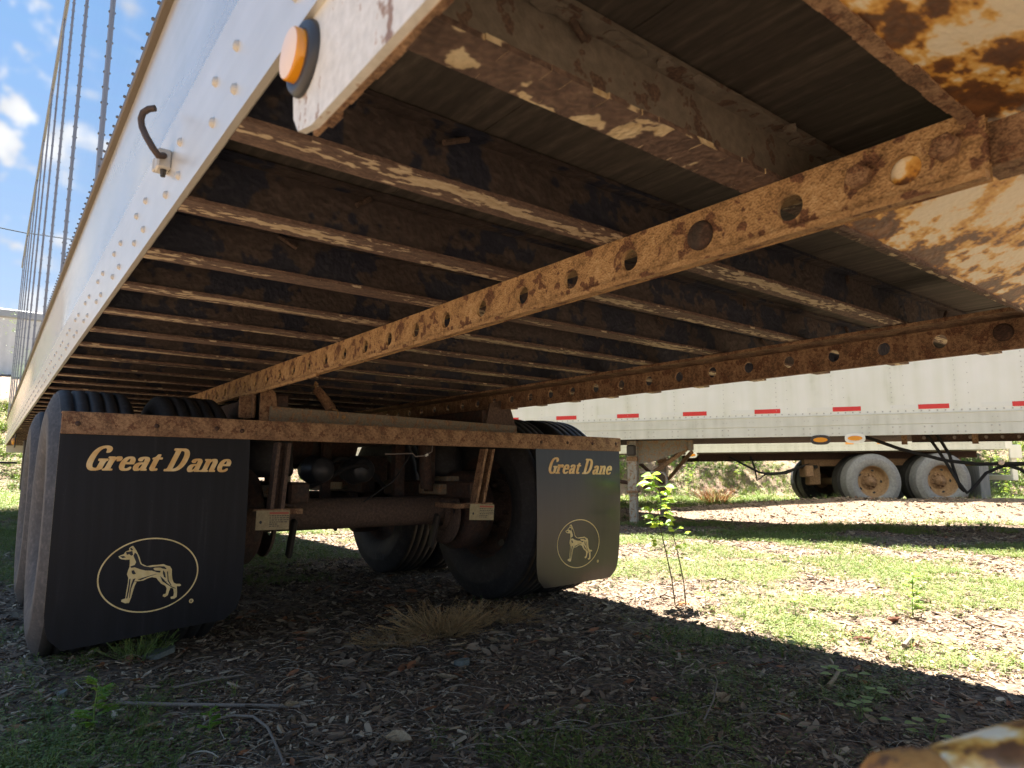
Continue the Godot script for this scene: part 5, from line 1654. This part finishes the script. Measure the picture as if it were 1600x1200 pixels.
# ------------------------------------------------------------------ trees, bushes, building, cable
func tree(p: Vector2, h: float, cr: float, label: String, called := "broadleaf_tree") -> void:
	var y := gh(p.x, p.y)
	var T := thing(called, label, "tree" if called == "broadleaf_tree" else "bush", Transform3D(Basis(), Vector3(p.x, y - 0.1, p.y)))
	var m := mb(1)
	var tips := []
	var trunk := [Vector3.ZERO, Vector3(rng.randf_range(-0.2, 0.2), h * 0.3, rng.randf_range(-0.2, 0.2)), Vector3(rng.randf_range(-0.4, 0.4), h * 0.6, rng.randf_range(-0.4, 0.4)), Vector3(0, h * 0.9, 0)]
	m.tube(trunk, [h * 0.026, h * 0.02, h * 0.013, h * 0.004], 9)
	for k in 16:
		var t := 0.3 + 0.65 * k / 15.0
		var b := Vector3(0, h * t, 0)
		var d := rdir(0.4)
		var l := cr * rng.randf_range(0.6, 1.0) * sqrt(maxf(0.15, 1.0 - pow((t - 0.6) / 0.5, 2.0)))
		var e := b + d * l
		m.tube([b, b.lerp(e, 0.5) + Vector3(0, 0.1 * l, 0), e], [h * 0.008, h * 0.005, h * 0.002], 5)
		for q in 4:
			tips.append(b.lerp(e, rng.randf_range(0.35, 1.05)) + rdir() * cr * 0.15)
	obj("trunk", m, M.bark, T)
	var c := mb()
	for tip in tips:
		var rr := cr * rng.randf_range(0.14, 0.3)
		for k in 60:
			var o: Vector3 = tip + Vector3(rng.randfn(), rng.randfn() * 0.7, rng.randfn()) * rr * 0.6
			var d := rdir(rng.randf_range(-0.6, 0.5))
			var s2 := d.cross(Vector3(rng.randf() - 0.5, 1, rng.randf() - 0.5)).normalized()
			var l := h * 0.022 * rng.randf_range(0.7, 1.3)
			c.quad(o, o + d * l * 0.5 + s2 * l * 0.32, o + d * l, o + d * l * 0.5 - s2 * l * 0.32)
	obj("crown", c, M.tree_leaf, T)

func surroundings() -> void:
	var k := 0
	for p in [Vector2(10, -19), Vector2(15.5, -15.5), Vector2(21.5, -11.5), Vector2(26.5, -5.5)]:
		tree(p, 8.0 + k * 0.7, 3.4, ["leafy tree leftmost on top of the bank", "second leafy tree from the left on the bank", "third leafy tree from the left on the bank", "rightmost leafy tree on top of the bank"][k])
		k += 1
	k = 0
	for p in [Vector2(9.0, 4.2), Vector2(11.2, 2.2), Vector2(7.2, 6.6)]:
		tree(p, 3.6 + 0.3 * k, 2.4, ["leafy shrub behind the viewer, nearest of three", "leafy shrub behind the viewer, farthest right of three", "leafy shrub behind the viewer, farthest back of three"][k], "shrub")
		k += 1
	k = 0
	for p in [Vector2(-5.0, -31), Vector2(-1.4, -30), Vector2(1.6, -30.5), Vector2(4.6, -31), Vector2(-9, -29)]:
		tree(p, 2.6, 1.6, ["low bush left of the building corner", "low bush at the building corner beyond the wheels", "low bush straight beyond the trailer", "low bush right of the others beyond the trailer", "low bush farthest left along the building"][k], "shrub")
		k += 1
	var B := thing("storage_building", "pale metal-clad building far off past the left side of the trailer", "building", Transform3D(Basis(), Vector3(-6, 0, -38)))
	obj("wall", mb().bx(-9, 7.4, -0.2, 7.6, -12, 0), M.building_wall, B)
	obj("roof_edge", mb().bx(-9.1, 7.5, 7.6, 8.0, -12.1, 0.1, 0.05), M.building_grey, B)
	for x in [-6.5, -2.5, 1.5]:
		var w := obj("window", mb().bx(x - 0.8, x + 0.8, 3.0, 4.4, 0.0, 0.04, 0.01), M.building_grey, B)
		obj("pane", mb().bx(x - 0.7, x + 0.7, 3.1, 4.3, 0.03, 0.05), M.window_glass, w)
	obj("door", mb().bx(4.0, 6.6, 0.0, 3.4, 0.0, 0.05, 0.01), M.building_grey, B)
	var cp := []
	for q in 13:
		var t := q / 12.0
		cp.append(Vector3(lerpf(-14.0, 16.0, t), 8.3 + 1.6 * (2 * t - 1) * (2 * t - 1) - 0.4, -24.0 - 2.0 * t))
	tag(obj("overhead_cable", mb(1).tube(cp, 0.015, 5), M.hose_black), "thin dark cable strung across the sky at far left", "cable")
	for s in [0, 12]:
		var q: Vector3 = cp[s]
		tag(obj("utility_pole", mb(1).tube([Vector3(q.x, -0.2, q.z), Vector3(q.x, q.y + 0.5, q.z)], [0.14, 0.1], 10), M.bark), "wooden pole holding the left end of the cable" if s == 0 else "wooden pole holding the right end of the cable", "pole")

func loose_things() -> void:
	saplings()
	seedling(Vector2(0.283, -2.2), "ragged lobed weed standing alone in the left foreground", 2, 1.1)
	seedling(Vector2(0.53, -2.02), "small lobed weed beside the curved bare twig", 2, 0.6)
	seedling(Vector2(3.214, -1.892), "rosette of narrow leaves in the sun just past the shade edge", 1, 1.0)
	seedling(Vector2(3.05, -2.3), "small narrow-leaved rosette right of the sapling", 1, 0.8)
	seedling(Vector2(2.60, -1.49), "round-leaved seedling nearest the shade edge", 0, 1.0)
	seedling(Vector2(2.21, -1.09), "round-leaved seedling in the shade, left of the two at lower right", 0, 0.9)
	seedling(Vector2(2.03, -1.01), "round-leaved pair lowest in the right foreground shade", 0, 0.9)
	seedling(Vector2(2.04, -0.83), "leafy seedling in the shade just above the rusty guard", 0, 0.9)
	seedling(Vector2(2.36, -1.23), "sprawling seedling beside the split piece of wood", 0, 1.1)
	seedling(Vector2(4.2, -1.75), "clump of bright leaves in the sun at far right", 2, 1.3)
	seedling(Vector2(3.7, -1.55), "bright weed in the sun left of the clump at far right", 2, 1.0)
	var gy := gh(18.0, -5.3)
	goldenrod(Vector3(17.2, gh(17.2, -5.2), -5.2), 1.5, "tall bright weed beside the grey flap of the farthest trailer")
	goldenrod(Vector3(17.6, gh(17.6, -4.6), -4.6), 1.2, "shorter leafy weed at the right edge of the picture")
	goldenrod(Vector3(15.4, gh(15.4, -5.1), -5.1), 0.5, "small yellow-green weed in front of the tall ones")
	dry_tuft(Vector2(1.66, -2.66), 0.2, 0.12, "pale brown dead weed clump between the wheels", M.straw, 300)
	dry_tuft(Vector2(1.40, -2.62), 0.16, 0.05, "flattened brown weed left of the taller dead clump", M.straw, 160)
	dry_tuft(Vector2(2.02, -2.72), 0.2, 0.075, "low dead weed clump before the right wheel", M.straw, 200)
	dry_tuft(Vector2(0.48, -2.80), 0.10, 0.11, "wiry weed with pale stalks below the left mud flap", M.stem_green, 60)
	var bz := W1 - N2 * 2.5 + H2 * 2.2
	dry_tuft(Vector2(bz.x, bz.z), 0.42, 0.42, "rust-brown dead bush at the foot of the bank", M.dead_leaf_orange, 220)
	var bl := ["leafy weed at the foot of the bank, leftmost", "leafy weed on the bank right of the leftmost one", "leafy weed halfway up the bank above the dead bush", "leafy weed on the bank nearest the far trailer's wheels"]
	for k in 4:
		var b2 := W1 - N2 * (4.6 + 1.1 * (k % 2)) + H2 * (5.4 - 1.6 * k)
		goldenrod(Vector3(b2.x, gh(b2.x, b2.z), b2.z), 0.7 + 0.15 * (k % 3), bl[k], "weeds on the bank")
	fallen_leaf(Vector2(0.905, -1.655), 0.075, 0.05, 0.7, 0.5, "large pale veined leaf at the bottom of the picture", M.leaf_dry, 0.3)
	fallen_leaf(Vector2(1.84, -1.33), 0.085, 0.05, 1.9, 0.8, "curled brown leaf holding up a bent twig", M.leaf_dry)
	fallen_leaf(Vector2(1.34, -2.54), 0.07, 0.028, 0.9, 0.5, "narrow pale leaf left of the dead weed clump", M.leaf_dry)
	fallen_leaf(Vector2(1.56, -2.38), 0.085, 0.03, 1.6, 0.4, "long tan leaf in front of the dead weed clump", M.leaf_dry)
	fallen_leaf(Vector2(1.72, -2.36), 0.06, 0.03, 0.3, 0.6, "broken tan leaf at the foot of the dead weed clump", M.leaf_dry)
	fallen_leaf(Vector2(1.90, -2.22), 0.09, 0.032, 1.2, 0.6, "curled light leaf right of the dead weed clump", M.leaf_dry)
	fallen_leaf(Vector2(1.55, -2.0), 0.055, 0.025, 2.4, 0.6, "small tan leaf right of the flat stone", M.leaf_dry)
	fallen_leaf(Vector2(1.30, -2.05), 0.08, 0.03, 0.6, 0.5, "pale pointed leaf left of the flat stone", M.leaf_dry)
	fallen_leaf(Vector2(1.52, -2.57), 0.05, 0.035, 0.2, 0.7, "upturned brown leaf under the dead weed clump", M.leaf_rusty, 0.9)
	fallen_leaf(Vector2(2.97, -1.45), 0.09, 0.04, 1.1, 0.6, "rusty red leaf lying on the sunlit edge", M.leaf_rusty)
	fallen_leaf(Vector2(3.5, -1.55), 0.12, 0.04, 1.5, 0.6, "long red-brown leaf in the sun at right", M.leaf_rusty)
	fallen_leaf(Vector2(0.776, -2.085), 0.045, 0.022, 1.5, 0.9, "curled tan leaf at the tip of the straight stick", M.leaf_dry)
	stick("stick", [Vector3(0.36, 0.004, -2.37), Vector3(0.48, 0.008, -2.27), Vector3(0.6, 0.006, -2.2), Vector3(0.7, 0.008, -2.13), Vector3(0.80, 0.004, -2.075)], 0.006, 0.0045, "straight grey stick lying in the left foreground", "stick", M.stick_bark)
	stick("twig", [Vector3(0.50, 0.0, -2.045), Vector3(0.54, 0.014, -2.07), Vector3(0.60, 0.02, -2.06), Vector3(0.645, 0.02, -2.02), Vector3(0.655, 0.016, -1.93), Vector3(0.645, 0.008, -1.84), Vector3(0.624, 0.0, -1.70)], 0.0042, 0.0034, "pale bare twig bent into an arch", "twig", M.stick_bark)
	stick("twig", [Vector3(0.52, 0.0, -2.44), Vector3(0.62, 0.012, -2.43), Vector3(0.74, 0.012, -2.44)], 0.0045, 0.003, "short dark twig beyond the straight stick", "twig", M.stick_bark)
	stick("twig", [Vector3(1.1, 0.0, -1.56), Vector3(1.29, 0.006, -1.49), Vector3(1.42, 0.004, -1.42), Vector3(1.58, 0.008, -1.36), Vector3(1.66, 0.014, -1.33)], 0.0035, 0.002, "long thin twig in the middle foreground shade", "twig", M.stick_bark)
	stick("twig", [Vector3(1.66, 0.01, -1.27), Vector3(1.76, 0.035, -1.31), Vector3(1.85, 0.06, -1.36), Vector3(1.93, 0.05, -1.43)], 0.0025, 0.0015, "bent twig rising through the curled brown leaf", "twig", M.stick_bark)
	stick("stick", [Vector3(3.0, 0.01, -1.30), Vector3(3.14, 0.02, -1.33), Vector3(3.22, 0.03, -1.37)], 0.009, 0.006, "dark broken stick across the shade edge at right", "stick", M.stick_bark)
	stick("stick", [Vector3(2.25, 0.002, -1.22), Vector3(2.32, 0.012, -1.235), Vector3(2.40, 0.02, -1.26)], 0.008, 0.005, "split pale piece of wood among the shaded seedlings", "wood", M.leaf_dry)
	stick("wood_fragment", [Vector3(0.36, 0.0, -2.12), Vector3(0.40, 0.004, -2.14), Vector3(0.435, 0.004, -2.155)], 0.006, 0.004, "tan fragment of wood beside the ragged weed", "wood", M.leaf_dry)
	slab("stone", Vector2(0.545, -2.79), Vector3(0.06, 0.018, 0.035), 0.3, 0.15, "grey-green flat stone below the left mud flap", "stone", M.slate)
	slab("stone", Vector2(0.53, -2.97), Vector3(0.055, 0.012, 0.03), 0.9, 0.05, "smaller flat stone behind the grey-green one", "stone", M.slate)
	slab("stone", Vector2(1.44, -2.17), Vector3(0.038, 0.02, 0.02), 0.1, 0.0, "oblong grey stone amid the leaves before the dead weeds", "stone", M.slate)
	slab("stone", Vector2(0.235, -2.52), Vector3(0.018, 0.018, 0.012), 0.7, 0.2, "small dark pebble at the left edge of the weeds", "stone", M.slate)
	slab("rusty_shard", Vector2(0.44, -2.76), Vector3(0.032, 0.004, 0.022), 0.6, 0.9, "rust-brown shard standing up below the left mud flap", "shard", M.leaf_rusty)
	slab("rusty_shard", Vector2(0.48, -2.75), Vector3(0.022, 0.004, 0.018), 0.2, -0.8, "smaller rust-brown shard leaning on the larger one", "shard", M.leaf_rusty)

func _ready() -> void:
	# camera
	rng.seed = 20240
	var cam := Camera3D.new()
	cam.name = "camera"
	add_child(cam)
	cam.transform = Transform3D(Basis(Vector3(0.79332, 0.00449, 0.60879), Vector3(-0.08253, 0.99154, 0.10023), Vector3(-0.60319, -0.12976, 0.78697)).orthonormalized(), EYE)
	var lens := CameraAttributesPhysical.new()
	lens.frustum_focal_length = 21.19
	lens.frustum_focus_distance = 2.9
	lens.frustum_near = 0.03
	lens.frustum_far = 2000.0
	lens.exposure_aperture = 8.0
	cam.attributes = lens
	cam.fov = 59.03
	cam.near = 0.03
	cam.far = 2000.0
	# sky, exposure
	var we := WorldEnvironment.new()
	we.name = "world_environment"
	var env := Environment.new()
	env.background_mode = Environment.BG_SKY
	env.sky = make_sky()
	env.background_energy_multiplier = 0.395
	env.tonemap_mode = Environment.TONE_MAPPER_LINEAR
	env.tonemap_exposure = 8.5
	env.sdfgi_enabled = true
	env.ssao_enabled = true
	env.ssil_enabled = true
	we.environment = env
	add_child(we)
	# sun, high, a little ahead of the trailer
	var sun := DirectionalLight3D.new()
	sun.name = "sun"
	add_child(sun)
	sun.look_at_from_position(Vector3(0.08, 1.0, -0.33) * 50.0, Vector3.ZERO, Vector3(1, 0, 0))
	sun.light_color = Color(1.0, 0.97, 0.92)
	sun.light_energy = 1.6
	sun.light_angular_distance = 0.5
	sun.shadow_enabled = true
	make_materials()
	make_ground()
	near_trailer()
	trailer_one()
	trailer_two()
	surroundings()
	loose_things()
	ground_cover()
